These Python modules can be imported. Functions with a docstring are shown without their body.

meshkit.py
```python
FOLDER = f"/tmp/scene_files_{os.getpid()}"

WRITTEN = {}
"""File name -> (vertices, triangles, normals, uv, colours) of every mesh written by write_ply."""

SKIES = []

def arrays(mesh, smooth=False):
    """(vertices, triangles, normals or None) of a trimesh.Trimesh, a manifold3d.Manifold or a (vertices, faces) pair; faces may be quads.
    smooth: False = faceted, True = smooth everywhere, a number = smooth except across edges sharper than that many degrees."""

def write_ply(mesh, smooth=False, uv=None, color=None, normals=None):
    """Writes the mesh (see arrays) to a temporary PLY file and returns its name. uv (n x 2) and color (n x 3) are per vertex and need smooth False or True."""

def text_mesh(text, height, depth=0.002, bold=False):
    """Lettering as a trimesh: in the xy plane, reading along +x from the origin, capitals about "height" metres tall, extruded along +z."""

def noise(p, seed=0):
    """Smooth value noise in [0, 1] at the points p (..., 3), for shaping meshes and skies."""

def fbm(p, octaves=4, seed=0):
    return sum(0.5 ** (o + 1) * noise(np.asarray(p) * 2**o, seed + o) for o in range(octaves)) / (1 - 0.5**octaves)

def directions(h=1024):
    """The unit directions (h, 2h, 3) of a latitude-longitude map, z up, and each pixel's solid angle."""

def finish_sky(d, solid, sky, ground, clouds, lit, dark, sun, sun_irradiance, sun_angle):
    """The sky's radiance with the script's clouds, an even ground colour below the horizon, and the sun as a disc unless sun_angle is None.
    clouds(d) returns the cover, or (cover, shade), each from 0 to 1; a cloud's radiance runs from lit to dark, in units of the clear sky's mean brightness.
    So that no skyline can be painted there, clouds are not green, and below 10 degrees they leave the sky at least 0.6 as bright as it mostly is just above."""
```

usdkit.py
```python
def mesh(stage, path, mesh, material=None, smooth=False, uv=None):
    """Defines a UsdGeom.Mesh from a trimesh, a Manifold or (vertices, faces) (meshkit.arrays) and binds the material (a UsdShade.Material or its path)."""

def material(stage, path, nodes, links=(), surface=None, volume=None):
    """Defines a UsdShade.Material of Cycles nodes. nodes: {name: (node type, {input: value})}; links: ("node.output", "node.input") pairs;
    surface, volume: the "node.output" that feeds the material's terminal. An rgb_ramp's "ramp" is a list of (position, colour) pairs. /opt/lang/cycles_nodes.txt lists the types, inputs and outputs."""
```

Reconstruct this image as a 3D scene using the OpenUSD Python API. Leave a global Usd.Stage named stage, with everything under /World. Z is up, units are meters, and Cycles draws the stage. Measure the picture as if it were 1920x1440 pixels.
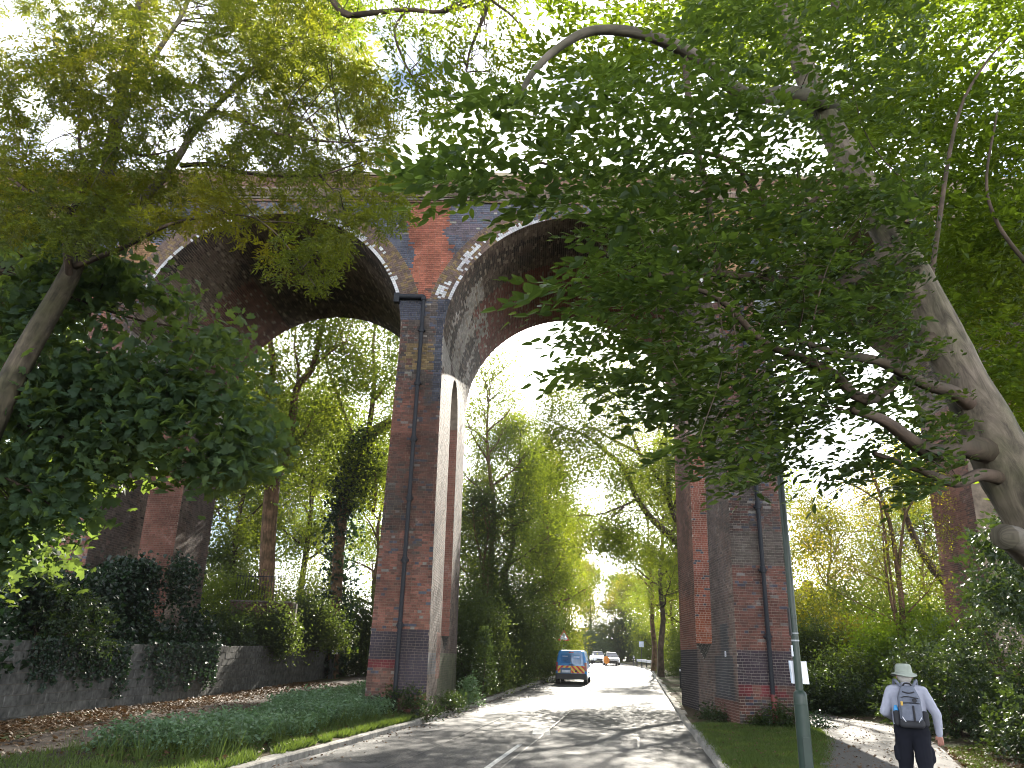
import math, numpy as np, trimesh, shapely, usdkit, meshkit
from shapely.geometry import Polygon, Point, LineString
import manifold3d as m3
from manifold3d import Manifold
from pxr import Usd, UsdGeom, UsdLux, UsdShade, Gf, Sdf, Vt

stage = Usd.Stage.CreateInMemory()
UsdGeom.SetStageUpAxis(stage, 'Z'); UsdGeom.SetStageMetersPerUnit(stage, 1.0)
WORLD = UsdGeom.Xform.Define(stage, '/World'); stage.SetDefaultPrim(WORLD.GetPrim())
UsdGeom.Scope.Define(stage, '/World/Looks')
PI = math.pi
# ------------------------------------------------------------------ camera, sky, sun, exposure
EYE = np.array([0, 0, 1.7]); PITCH = math.radians(19.58); ROLL = 0.0295; FPX = 1442.0
EXPOSURE = 2.25
SUN_AZ = math.radians(10.5); SUN_EL = math.radians(27.5)      # azimuth: to the right of the heading (+y)
SKY_STRENGTH = 0.09; SUN_INT = 1.15
_r0, _u0, _f0 = np.array([1.0, 0, 0]), np.array([0, -math.sin(PITCH), math.cos(PITCH)]), np.array([0, math.cos(PITCH), math.sin(PITCH)])
_right = math.cos(ROLL) * _r0 + math.sin(ROLL) * _u0; _up = -math.sin(ROLL) * _r0 + math.cos(ROLL) * _u0
cam = UsdGeom.Camera.Define(stage, '/World/camera')
cam.AddTransformOp().Set(Gf.Matrix4d(*_right, 0, *_up, 0, *(-_f0), 0, *EYE, 1))
cam.CreateHorizontalApertureAttr(36.0); cam.CreateVerticalApertureAttr(27.0); cam.CreateFocalLengthAttr(36.0 * FPX / 1920)
cam.CreateClippingRangeAttr(Gf.Vec2f(0.1, 5000)); cam.CreateExposureAttr(EXPOSURE)

sun_dir = np.array([math.sin(SUN_AZ) * math.cos(SUN_EL), math.cos(SUN_AZ) * math.cos(SUN_EL), math.sin(SUN_EL)])
sky_mat = usdkit.material(stage, '/World/Looks/sky', {
    'sky': ('sky_texture', {'sky_type': 'single_scattering', 'sun_disc': False, 'sun_elevation': SUN_EL, 'sun_rotation': SUN_AZ, 'aerosol_density': 0.7, 'air_density': 1.0}),
    'geo': ('texture_coordinate', {}),
    'map': ('mapping', {'scale': (1.0, 1.0, 2.2), 'location': (0.3, 0.1, 0.0)}),
    'n': ('noise_texture', {'scale': 2.3, 'detail': 8, 'roughness': 0.56}),
    'r': ('rgb_ramp', {'ramp': [(0.42, (0, 0, 0)), (0.64, (1, 1, 1))]}),
    'bw': ('hsv', {'saturation': 0.10, 'value': 2.9}),
    'cl': ('hsv', {'saturation': 1.35, 'value': .42}), 'mix': ('mix', {}),
    'bg': ('background_shader', {'strength': SKY_STRENGTH})},
    [('geo.generated', 'map.vector'), ('map.vector', 'n.vector'), ('n.fac', 'r.fac'), ('r.color', 'mix.fac'), ('sky.color', 'cl.color'), ('cl.color', 'mix.color1'), ('sky.color', 'bw.color'), ('bw.color', 'mix.color2'),
     ('mix.color', 'bg.color')], surface='bg.background')
dome = UsdLux.DomeLight.Define(stage, '/World/sky'); dome.CreateIntensityAttr(1.0)
UsdShade.MaterialBindingAPI.Apply(dome.GetPrim()).Bind(sky_mat); dome.GetPrim().SetCustomDataByKey('kind', 'structure')
sun = UsdLux.DistantLight.Define(stage, '/World/sun')
sun.CreateIntensityAttr(SUN_INT); sun.CreateAngleAttr(0.53); sun.CreateNormalizeAttr(True); sun.CreateColorAttr(Gf.Vec3f(1.0, 0.93, 0.80))
_z = sun_dir; _x = np.cross([0, 0, 1.0], _z); _x /= np.linalg.norm(_x); _y = np.cross(_z, _x)
sun.AddTransformOp().Set(Gf.Matrix4d(*_x, 0, *_y, 0, *_z, 0, 0, 0, 60, 1))

# ------------------------------------------------------------------ helpers
def ray(px, py):
    x, y = px - 960, py - 720; c, s = math.cos(ROLL), math.sin(ROLL)
    u, v = (x * c + y * s) / FPX, -(-x * s + y * c) / FPX
    return np.array([u, math.cos(PITCH) - v * math.sin(PITCH), math.sin(PITCH) + v * math.cos(PITCH)])
def at(px, py, Y):
    d = ray(px, py); return EYE + d * (Y / d[1])
def atZ(px, py, z):
    d = ray(px, py); return EYE + d * ((z - EYE[2]) / d[2])
_names = {}
def uniq(parent, name):
    k = (parent, name); n = _names.get(k, 0); _names[k] = n + 1
    return f'{parent}/{name}' if n == 0 else f'{parent}/{name}_{n:03d}'
def tag(p, label=None, cat=None, group=None, kind=None):
    p = p.GetPrim() if hasattr(p, 'GetPrim') else p
    for k, v in (('label', label), ('category', cat), ('group', group), ('kind', kind)):
        if v: p.SetCustomDataByKey(k, v)
    return p
def thing(name, label, cat, loc=(0, 0, 0), rz=0.0, group=None):
    x = UsdGeom.Xform.Define(stage, uniq('/World', name))
    x.AddTranslateOp().Set(Gf.Vec3d(*map(float, loc)))
    if rz: x.AddRotateZOp().Set(math.degrees(rz))
    tag(x, label, cat, group)
    ORIG[str(x.GetPath())] = (np.array(loc, float), rz)
    return x
ORIG = {}
def path_of(p): return str(p.GetPath()) if p is not None else '/World'
def obj(name, mesh, mat, parent=None, smooth=False, uv=None, label=None, cat=None, group=None, kind=None, tint=None, world=True):
    """One Mesh prim. Points are in world space unless world=False (then local to the thing)."""
    pp = path_of(parent); path = uniq(pp, name)
    if isinstance(mesh, Inst): return tag(mesh.define(path, pp, mat), label, cat, group, kind)
    if hasattr(mesh, 'to_mesh') or isinstance(mesh, trimesh.Trimesh): v, f, n = meshkit.arrays(mesh, smooth)
    else: v, f, n = meshkit.arrays(mesh, smooth if (uv is None and tint is None) or smooth is True else False)
    if world:
        top = '/'.join(pp.split('/')[:3])
        if top in ORIG:
            o, rz = ORIG[top]; c, s = math.cos(-rz), math.sin(-rz)
            v = v - o; v = np.stack([v[:, 0] * c - v[:, 1] * s, v[:, 0] * s + v[:, 1] * c, v[:, 2]], 1)
            if n is not None: n = np.stack([n[:, 0] * c - n[:, 1] * s, n[:, 0] * s + n[:, 1] * c, n[:, 2]], 1)
    m = UsdGeom.Mesh.Define(stage, path)
    m.CreatePointsAttr(Vt.Vec3fArray.FromNumpy(np.ascontiguousarray(v, np.float32)))
    m.CreateFaceVertexCountsAttr(Vt.IntArray.FromNumpy(np.full(len(f), 3, np.int32)))
    m.CreateFaceVertexIndicesAttr(Vt.IntArray.FromNumpy(np.ascontiguousarray(f, np.int32).ravel()))
    m.CreateSubdivisionSchemeAttr('none')
    if n is not None:
        m.CreateNormalsAttr(Vt.Vec3fArray.FromNumpy(np.ascontiguousarray(n, np.float32))); m.SetNormalsInterpolation('vertex')
    if uv is not None: UsdGeom.PrimvarsAPI(m).CreatePrimvar('st', Sdf.ValueTypeNames.TexCoord2fArray, 'vertex').Set(Vt.Vec2fArray.FromNumpy(np.asarray(uv, np.float32)))
    if tint is not None: UsdGeom.PrimvarsAPI(m).CreatePrimvar('tint', Sdf.ValueTypeNames.Color3fArray, 'vertex').Set(Vt.Vec3fArray.FromNumpy(np.asarray(tint, np.float32)))
    if mat is not None: UsdShade.MaterialBindingAPI.Apply(m.GetPrim()).Bind(mat)
    tag(m, label, cat, group, kind)
    return m
class Inst:
    """Many copies of a few small leaf sprays: becomes one PointInstancer."""
    def __init__(s, protos, pos, R, scale, rng):
        s.protos, s.pos, s.R = protos, np.asarray(pos, float), np.asarray(R, float); s.scale = np.broadcast_to(scale, (len(s.pos),)); s.pick = rng.integers(0, len(protos), len(s.pos))
    def define(s, path, pp, mat):
        pos, R = s.pos, s.R; top = '/'.join(pp.split('/')[:3])
        if top in ORIG:
            o, rz = ORIG[top]; c, n = math.cos(-rz), math.sin(-rz); Z = np.array([[c, -n, 0], [n, c, 0], [0, 0, 1]]); pos = (pos - o) @ Z.T; R = Z @ R
        from scipy.spatial.transform import Rotation
        q = Rotation.from_matrix(R).as_quat(); pi = UsdGeom.PointInstancer.Define(stage, path); rel = pi.CreatePrototypesRel()
        for k, (v, f) in enumerate(s.protos):
            m = UsdGeom.Mesh.Define(stage, f'{path}/spray_{k:03d}'); m.CreatePointsAttr(Vt.Vec3fArray.FromNumpy(np.ascontiguousarray(v, np.float32))); m.CreateFaceVertexCountsAttr(Vt.IntArray.FromNumpy(np.full(len(f), 3, np.int32)))
            m.CreateFaceVertexIndicesAttr(Vt.IntArray.FromNumpy(np.ascontiguousarray(f, np.int32).ravel())); m.CreateSubdivisionSchemeAttr('none'); UsdShade.MaterialBindingAPI.Apply(m.GetPrim()).Bind(mat); rel.AddTarget(m.GetPath())
        pi.CreatePositionsAttr(Vt.Vec3fArray.FromNumpy(np.ascontiguousarray(pos, np.float32))); pi.CreateProtoIndicesAttr(Vt.IntArray.FromNumpy(np.ascontiguousarray(s.pick, np.int32)))
        pi.CreateOrientationsAttr(Vt.QuathArray([Gf.Quath(float(w), float(x), float(y), float(z)) for x, y, z, w in q])); pi.CreateScalesAttr(Vt.Vec3fArray.FromNumpy(np.repeat(s.scale[:, None], 3, 1).astype(np.float32)))
        return pi
class Geo:
    def __init__(s): s.v, s.f, s.uv, s.c, s.n = [], [], [], [], 0
    def add(s, v, f, uv=None, c=None):
        v = np.asarray(v, float); f = np.asarray(f, int)
        if f.shape[1] == 4: f = np.vstack([f[:, [0, 1, 2]], f[:, [0, 2, 3]]])
        s.v.append(v); s.f.append(f + s.n); s.n += len(v)
        if uv is not None: s.uv.append(uv)
        if c is not None: s.c.append(np.broadcast_to(c, (len(v), 3)))
        return s
    def box(s, lo, hi, M=None):
        b = trimesh.creation.box(bounds=[lo, hi]); v = np.array(b.vertices)
        if M is not None: v = M(v)
        return s.add(v, b.faces)
    def tri(s, m): return s.add(m.vertices, m.faces)
    def get(s): return np.vstack(s.v), np.vstack(s.f)
    def guv(s): return np.vstack(s.uv)
    def gc(s): return np.vstack(s.c)
def smooth_path(pts, k=4):
    p = np.asarray(pts, float)
    if len(p) < 3: 
        t = np.linspace(0, 1, k + 1)[:, None]; return p[0] * (1 - t) + p[-1] * t
    q = np.vstack([2 * p[0] - p[1], p, 2 * p[-1] - p[-2]]); out = []
    for i in range(1, len(q) - 2):
        for t in np.linspace(0, 1, k, endpoint=False):
            a, b, c, d = q[i - 1], q[i], q[i + 1], q[i + 2]
            out.append(.5 * ((2 * b) + (c - a) * t + (2 * a - 5 * b + 4 * c - d) * t * t + (3 * b - a - 3 * c + d) * t ** 3))
    out.append(p[-1]); return np.array(out)
def tube(geo, pts, radii, sides=6, cap=True, wob=0.0, seed=0):
    p = np.asarray(pts, float); n = len(p); r = np.broadcast_to(np.asarray(radii, float), (n,))
    t = np.gradient(p, axis=0); t /= np.linalg.norm(t, axis=1, keepdims=True) + 1e-9
    a = np.cross(t, [0.31, 0.17, 0.93] if abs(t[0, 2]) < .8 else [0.9, 0.3, 0.1]); a /= np.linalg.norm(a, axis=1, keepdims=True) + 1e-9
    b = np.cross(t, a); ang = np.arange(sides) * 2 * PI / sides
    R = r[:, None] * np.ones(sides)
    if wob:
        g = np.random.default_rng(seed); R = R * (1 + wob * (meshkit.fbm(np.stack([np.broadcast_to(np.cos(ang) * 1.1, (n, sides)), np.broadcast_to(np.sin(ang) * 1.1, (n, sides)), np.broadcast_to((np.arange(n) * .35)[:, None], (n, sides))], -1) + seed * 3.7, 3) - .5) * 2)
    v = p[:, None] + R[..., None] * (np.cos(ang)[None, :, None] * a[:, None] + np.sin(ang)[None, :, None] * b[:, None])
    i, j = np.meshgrid(np.arange(n - 1), np.arange(sides), indexing='ij')
    q = np.stack([i * sides + j, i * sides + (j + 1) % sides, (i + 1) * sides + (j + 1) % sides, (i + 1) * sides + j], -1).reshape(-1, 4)
    L = np.concatenate([[0], np.cumsum(np.linalg.norm(np.diff(p, axis=0), axis=1))])
    uv = np.stack([np.broadcast_to(np.abs(ang - PI) / PI * 2 * r.mean(), (n, sides)), np.broadcast_to(L[:, None], (n, sides))], -1).reshape(-1, 2)
    v = v.reshape(-1, 3); f = np.vstack([q[:, [0, 1, 2]], q[:, [0, 2, 3]]])
    if cap:
        v = np.vstack([v, p[-1], p[0]]); k = (n - 1) * sides; c = n * sides
        f = np.vstack([f, [[k + j, k + (j + 1) % sides, c] for j in range(sides)], [[(j + 1) % sides, j, c + 1] for j in range(sides)]])
        uv = np.vstack([uv, [0, L[-1]], [0, 0]])
    geo.add(v, f, uv)
def rot_to(d, up=(0, 0, 1)):
    """Frames (N,3,3) whose columns are x=d, y, z (z as near up as it can be)."""
    d = np.atleast_2d(np.asarray(d, float)); d = d / (np.linalg.norm(d, axis=1, keepdims=True) + 1e-9)
    up = np.broadcast_to(np.asarray(up, float), d.shape)
    y = np.cross(up, d); l = np.linalg.norm(y, axis=1, keepdims=True); y = np.where(l < 1e-3, [0, 1.0, 0], y / np.maximum(l, 1e-9))
    z = np.cross(d, y); return np.stack([d, y, z], -1)
def M(name, nodes, links, surface): return usdkit.material(stage, '/World/Looks/' + name, nodes, links, surface=surface)
def plain(name, col, rough=0.6, metal=0.0, spec=0.5, bump=None, noise=None, coat=0.0):
    nodes = {'p': ('principled_bsdf', {'base_color': col, 'roughness': rough, 'metallic': metal, 'specular_ior_level': spec, 'coat_weight': coat})}; links = []
    nodes['tc'] = ('texture_coordinate', {})
    sc, amt = noise or (6.0, 0.25)
    nodes['n'] = ('noise_texture', {'scale': sc, 'detail': 6, 'roughness': .6})
    nodes['r'] = ('rgb_ramp', {'ramp': [(0.3, tuple(c * (1 - amt) for c in col)), (0.7, tuple(min(1, c * (1 + amt)) for c in col))]})
    links += [('tc.object', 'n.vector'), ('n.fac', 'r.fac'), ('r.color', 'p.base_color')]
    if bump:
        nodes['b'] = ('bump', {'strength': bump, 'distance': 0.01}); links += [('n.fac', 'b.height'), ('b.normal', 'p.normal')]
    return M(name, nodes, links, 'p.BSDF')
# ------------------------------------------------------------------ materials
def leaf_mat(name, ramp, trans=(0.9, 1.15, 0.35), fac=0.45, rough=0.5, clump=0.8, scale=0.45, spec=0.35):
    """Each leaf its own tone; trans = colour of transmitted light relative to the reflected colour."""
    return M(name, {
        'g': ('geometry', {}),
        'n': ('noise_texture', {'scale': scale, 'detail': 2}),
        'mr': ('map_range', {'from_min': .3, 'from_max': .7, 'to_min': -clump * .5, 'to_max': clump * .5}),
        'ad': ('math', {'math_type': 'add', 'use_clamp': True}),
        'r': ('rgb_ramp', {'ramp': ramp}),
        'tm': ('mix', {'mix_type': 'multiply', 'fac': 1.0, 'color2': trans}),
        'p': ('principled_bsdf', {'roughness': rough, 'specular_ior_level': spec}),
        't': ('translucent_bsdf', {}), 'm': ('mix_closure', {'fac': fac})},
        [('g.random_per_island', 'ad.value1'), ('g.position', 'n.vector'), ('n.fac', 'mr.value'), ('mr.result', 'ad.value2'), ('ad.value', 'r.fac'), ('r.color', 'p.base_color'),
         ('r.color', 'tm.color1'), ('tm.color', 't.color'), ('p.BSDF', 'm.closure1'), ('t.BSDF', 'm.closure2')], 'm.closure')
TR = (4.0, 3.3, 0.9)
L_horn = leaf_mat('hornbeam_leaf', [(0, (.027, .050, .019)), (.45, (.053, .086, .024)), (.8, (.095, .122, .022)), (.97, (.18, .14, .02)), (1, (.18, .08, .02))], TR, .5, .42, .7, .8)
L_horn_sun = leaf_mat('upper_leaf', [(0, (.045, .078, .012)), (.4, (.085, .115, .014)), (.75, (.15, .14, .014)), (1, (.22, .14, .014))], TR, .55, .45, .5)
L_ash = leaf_mat('ash_leaf', [(0, (.045, .066, .026)), (.3, (.085, .10, .024)), (.6, (.145, .138, .016)), (1, (.24, .18, .012))], (5.0, 3.9, .6), .62, .42, .6, .5)
L_syc = leaf_mat('sycamore_leaf', [(0, (.042, .074, .040)), (.4, (.08, .115, .038)), (.6, (.125, .135, .024)), (.8, (.22, .16, .02)), (1, (.26, .15, .02))], TR, .48, .55, .5, .5, .22)
L_ivy = leaf_mat('ivy_leaf', [(0, (.010, .024, .012)), (.6, (.022, .046, .018)), (.9, (.045, .075, .02)), (1, (.12, .12, .03))], (1.8, 2, .7), .25, .32, .3, .8, .5)
L_mid = leaf_mat('woodland_leaf', [(0, (.042, .066, .016)), (.5, (.085, .112, .018)), (.8, (.13, .135, .016)), (1, (.19, .15, .015))], TR, .58, .5, .7, .35)
L_dark = leaf_mat('shade_leaf', [(0, (.026, .044, .018)), (.5, (.050, .078, .022)), (.85, (.075, .10, .02)), (1, (.12, .12, .015))], TR, .42, .5, .6, .35)
L_yel = leaf_mat('yellowing_leaf', [(0, (.06, .075, .012)), (.4, (.12, .12, .014)), (.75, (.22, .14, .015)), (1, (.22, .085, .02))], TR, .5, .5, .8, .35)
L_brt = leaf_mat('bright_shrub_leaf', [(0, (.055, .10, .012)), (.5, (.11, .16, .014)), (1, (.17, .19, .016))], TR, .52, .45, .5, .6)
L_brm = leaf_mat('bramble_leaf', [(0, (.020, .038, .016)), (.6, (.038, .066, .024)), (.92, (.085, .105, .035)), (1, (.2, .13, .03))], TR, .35, .36, .4, .8, .5)
L_weed = leaf_mat('weed_leaf', [(0, (.10, .165, .09)), (.6, (.16, .235, .125)), (1, (.22, .28, .13))], (1.6, 1.8, .8), .32, .42, .4, .8, .7)
L_grass = leaf_mat('grass_blade', [(0, (.075, .11, .028)), (.6, (.12, .16, .035)), (.9, (.17, .17, .05)), (1, (.24, .19, .07))], (1.8, 1.8, .8), .4, .5, 1.1, 1.6)
L_fall = leaf_mat('fallen_leaf', [(0, (.10, .055, .025)), (.3, (.20, .10, .035)), (.6, (.34, .20, .07)), (.85, (.42, .32, .15)), (1, (.40, .30, .05))], (1, .9, .6), .15, .6, .3, .8)

def bark(name, c0, c1, sc=(9, 1.4), bump=.5):
    return M(name, {'uv': ('uvmap', {'attribute': 'st'}), 'mp': ('mapping', {'scale': (sc[0], sc[1], 1)}), 'n': ('noise_texture', {'scale': 1.6, 'detail': 8, 'roughness': .65, 'distortion': .6}),
        'tc': ('texture_coordinate', {}), 'n2': ('noise_texture', {'scale': 2.2, 'detail': 4}), 'r2': ('rgb_ramp', {'ramp': [(.35, (.55, .6, .45)), (.65, (1.15, 1.1, 1.1))]}),
        'r': ('rgb_ramp', {'ramp': [(.32, c0), (.62, c1)]}), 'mu': ('mix', {'mix_type': 'multiply', 'fac': 1.0}), 'b': ('bump', {'strength': bump, 'distance': .02}), 'p': ('principled_bsdf', {'roughness': .85, 'specular_ior_level': .2})},
        [('uv.UV', 'mp.vector'), ('mp.vector', 'n.vector'), ('n.fac', 'r.fac'), ('tc.object', 'n2.vector'), ('n2.fac', 'r2.fac'), ('r.color', 'mu.color1'), ('r2.color', 'mu.color2'), ('mu.color', 'p.base_color'), ('n.fac', 'b.height'), ('b.normal', 'p.normal')], 'p.BSDF')
B_horn = bark('hornbeam_bark', (.030, .024, .018), (.15, .125, .096), (8, 1.3), .8)
B_dark = bark('dark_bark', (.025, .018, .013), (.085, .06, .045), (8, 1.5), .7)
B_ash = bark('ash_bark', (.07, .06, .045), (.20, .175, .13), (9, 1.6), .6)
B_ash2 = bark('ash_trunk_bark', (.024, .020, .015), (.085, .070, .050), (9, 1.6), .6)
B_brown = bark('brown_bark', (.05, .030, .018), (.15, .09, .055), (9, 1.6), .6)

def brick_mat(name, stain, mult):
    """Colour per brick from the mesh, with grain inside each brick and slow weathering over the wall."""
    return M(name, {'a': ('attribute', {'attribute': 'tint'}), 'tc': ('texture_coordinate', {}),
        'n': ('noise_texture', {'scale': 42, 'detail': 4, 'roughness': .7}), 'r': ('rgb_ramp', {'ramp': [(.25, (.62, .62, .62)), (.75, (1.28, 1.25, 1.22))]}),
        'n2': ('noise_texture', {'scale': .8, 'detail': 6, 'roughness': .65}), 'r2': ('rgb_ramp', {'ramp': [(.36, stain), (.56, (1, 1, 1))]}),
        'n3': ('noise_texture', {'scale': 1.6, 'detail': 8, 'roughness': .75}), 'r3': ('rgb_ramp', {'ramp': [(.60, (0, 0, 0)), (.72, (.35, .35, .35))]}),
        'm1': ('mix', {'mix_type': 'multiply', 'fac': 1.0}), 'm2': ('mix', {'mix_type': 'multiply', 'fac': mult}), 'm3': ('mix', {'color2': (.42, .39, .36)}),
        'b': ('bump', {'strength': .5, 'distance': .006}), 'p': ('principled_bsdf', {'roughness': .85, 'specular_ior_level': .25})},
        [('tc.object', 'n.vector'), ('tc.object', 'n2.vector'), ('tc.object', 'n3.vector'), ('n.fac', 'r.fac'), ('n2.fac', 'r2.fac'), ('n3.fac', 'r3.fac'), ('a.color', 'm1.color1'), ('r.color', 'm1.color2'), ('m1.color', 'm2.color1'), ('r2.color', 'm2.color2'),
         ('m2.color', 'm3.color1'), ('r3.color', 'm3.fac'), ('m3.color', 'p.base_color'), ('n.fac', 'b.height'), ('b.normal', 'p.normal')], 'p.BSDF')
MB = brick_mat('brick', (.45, .42, .42), .8)
MORTAR = plain('mortar', (.17, .135, .105), .95, noise=(3, .5), spec=.2)
MORTAR_L = plain('pale_mortar', (.33, .30, .26), .95, noise=(3, .4), spec=.2)
MORTAR_D = plain('sooty_mortar', (.115, .10, .085), .95, noise=(2, .5), spec=.2)
MASONRY = M('far_masonry', {'tc': ('texture_coordinate', {}), 'mp': ('mapping', {'rotation': (PI / 2, 0, 0)}), 'b': ('brick_texture', {'color1': (.20, .08, .055), 'color2': (.12, .055, .045), 'mortar': (.2, .17, .14), 'scale': 1.0, 'mortar_size': .006, 'brick_width': .225, 'row_height': .075}), 'p': ('principled_bsdf', {'roughness': .9})},
    [('tc.object', 'mp.vector'), ('mp.vector', 'b.vector'), ('b.color', 'p.base_color')], 'p.BSDF')
IRON = plain('black_iron', (.010, .011, .015), .55, spec=.25, noise=(20, .4)); REDPIPE = plain('red_painted_iron', (.13, .025, .022), .5)
STEEL = plain('galvanised_steel', (.30, .31, .33), .45, .6)
GREEN = plain('green_paint', (.010, .021, .015), .38, noise=(5, .25), coat=.1)
WHITE = plain('white_board', (.72, .72, .78), .5, noise=(3, .06)); PALE = plain('pale_plate', (.42, .47, .55), .5)
BLACK = plain('black_plastic', (.012, .012, .014), .5); RUBBER = plain('rubber', (.014, .014, .014), .8)
CONC = plain('concrete_block', (.125, .125, .12), .92, bump=.5, noise=(7, .45), spec=.2)
def conc_variant(k):
    g = np.random.default_rng(900 + k); b = .105 * (1 + .28 * (g.random() - .5)); return plain(f'concrete_block_{k}', (b * 1.02, b, b * .95), .92, bump=.6, noise=(5 + k, .5), spec=.2)
CONCS = [conc_variant(k) for k in range(5)]
KERB = [plain(f'kerb_stone_{k}', (.25 * q, .235 * q, .21 * q), .9, bump=.3, noise=(8, .4), spec=.2) for k, q in enumerate((.85, 1.0, 1.15))]
ASPHALT = M('asphalt', {'tc': ('texture_coordinate', {}), 'n': ('noise_texture', {'scale': 24, 'detail': 5, 'roughness': .85}), 'r': ('rgb_ramp', {'ramp': [(.40, (.014, .014, .016)), (.52, (.044, .043, .044)), (.62, (.14, .135, .125))]}),
    'n2': ('noise_texture', {'scale': .45, 'detail': 7, 'roughness': .7}), 'r2': ('rgb_ramp', {'ramp': [(.36, (.5, .5, .52)), (.5, (.9, .9, .9)), (.64, (1.25, 1.22, 1.17))]}), 'mu': ('mix', {'mix_type': 'multiply', 'fac': 1.0}), 'b': ('bump', {'strength': .8, 'distance': .012}),
    'p': ('principled_bsdf', {'roughness': .68, 'specular_ior_level': .25})},
    [('tc.object', 'n.vector'), ('tc.object', 'n2.vector'), ('n.fac', 'r.fac'), ('n2.fac', 'r2.fac'), ('r.color', 'mu.color1'), ('r2.color', 'mu.color2'), ('mu.color', 'p.base_color'), ('n.fac', 'b.height'), ('b.normal', 'p.normal')], 'p.BSDF')
PATHM = M('path_asphalt', {'tc': ('texture_coordinate', {}), 'n': ('noise_texture', {'scale': 40, 'detail': 4, 'roughness': .8}), 'r': ('rgb_ramp', {'ramp': [(.35, (.032, .029, .028)), (.65, (.10, .09, .08))]}), 'b': ('bump', {'strength': .6, 'distance': .01}),
    'p': ('principled_bsdf', {'roughness': .8})}, [('tc.object', 'n.vector'), ('n.fac', 'r.fac'), ('r.color', 'p.base_color'), ('n.fac', 'b.height'), ('b.normal', 'p.normal')], 'p.BSDF')
SOIL = M('soil', {'tc': ('texture_coordinate', {}), 'n': ('noise_texture', {'scale': 9, 'detail': 8, 'roughness': .7}), 'r': ('rgb_ramp', {'ramp': [(.32, (.030, .022, .014)), (.55, (.075, .055, .035)), (.7, (.13, .095, .055))]}),
    'n2': ('noise_texture', {'scale': .55, 'detail': 4}), 'r2': ('rgb_ramp', {'ramp': [(.45, (0, 0, 0)), (.6, (1, 1, 1))]}), 'mx': ('mix', {'color2': (.045, .06, .018)}), 'b': ('bump', {'strength': .9, 'distance': .03}), 'p': ('principled_bsdf', {'roughness': .95, 'specular_ior_level': .1})},
    [('tc.object', 'n.vector'), ('n.fac', 'r.fac'), ('tc.object', 'n2.vector'), ('n2.fac', 'r2.fac'), ('r2.color', 'mx.fac'), ('r.color', 'mx.color1'), ('mx.color', 'p.base_color'), ('n.fac', 'b.height'), ('b.normal', 'p.normal')], 'p.BSDF')
PAINT = plain('road_paint', (.42, .42, .40), .75, noise=(14, .5)); TAR = plain('tar_joint', (.018, .018, .02), .5)

PATHB = M('earthy_path', {'tc': ('texture_coordinate', {}), 'n': ('noise_texture', {'scale': 22, 'detail': 6, 'roughness': .75}), 'r': ('rgb_ramp', {'ramp': [(.35, (.030, .023, .019)), (.65, (.095, .072, .056))]}), 'b': ('bump', {'strength': .7, 'distance': .015}),
    'p': ('principled_bsdf', {'roughness': .9, 'specular_ior_level': .2})}, [('tc.object', 'n.vector'), ('n.fac', 'r.fac'), ('r.color', 'p.base_color'), ('n.fac', 'b.height'), ('b.normal', 'p.normal')], 'p.BSDF')
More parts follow.
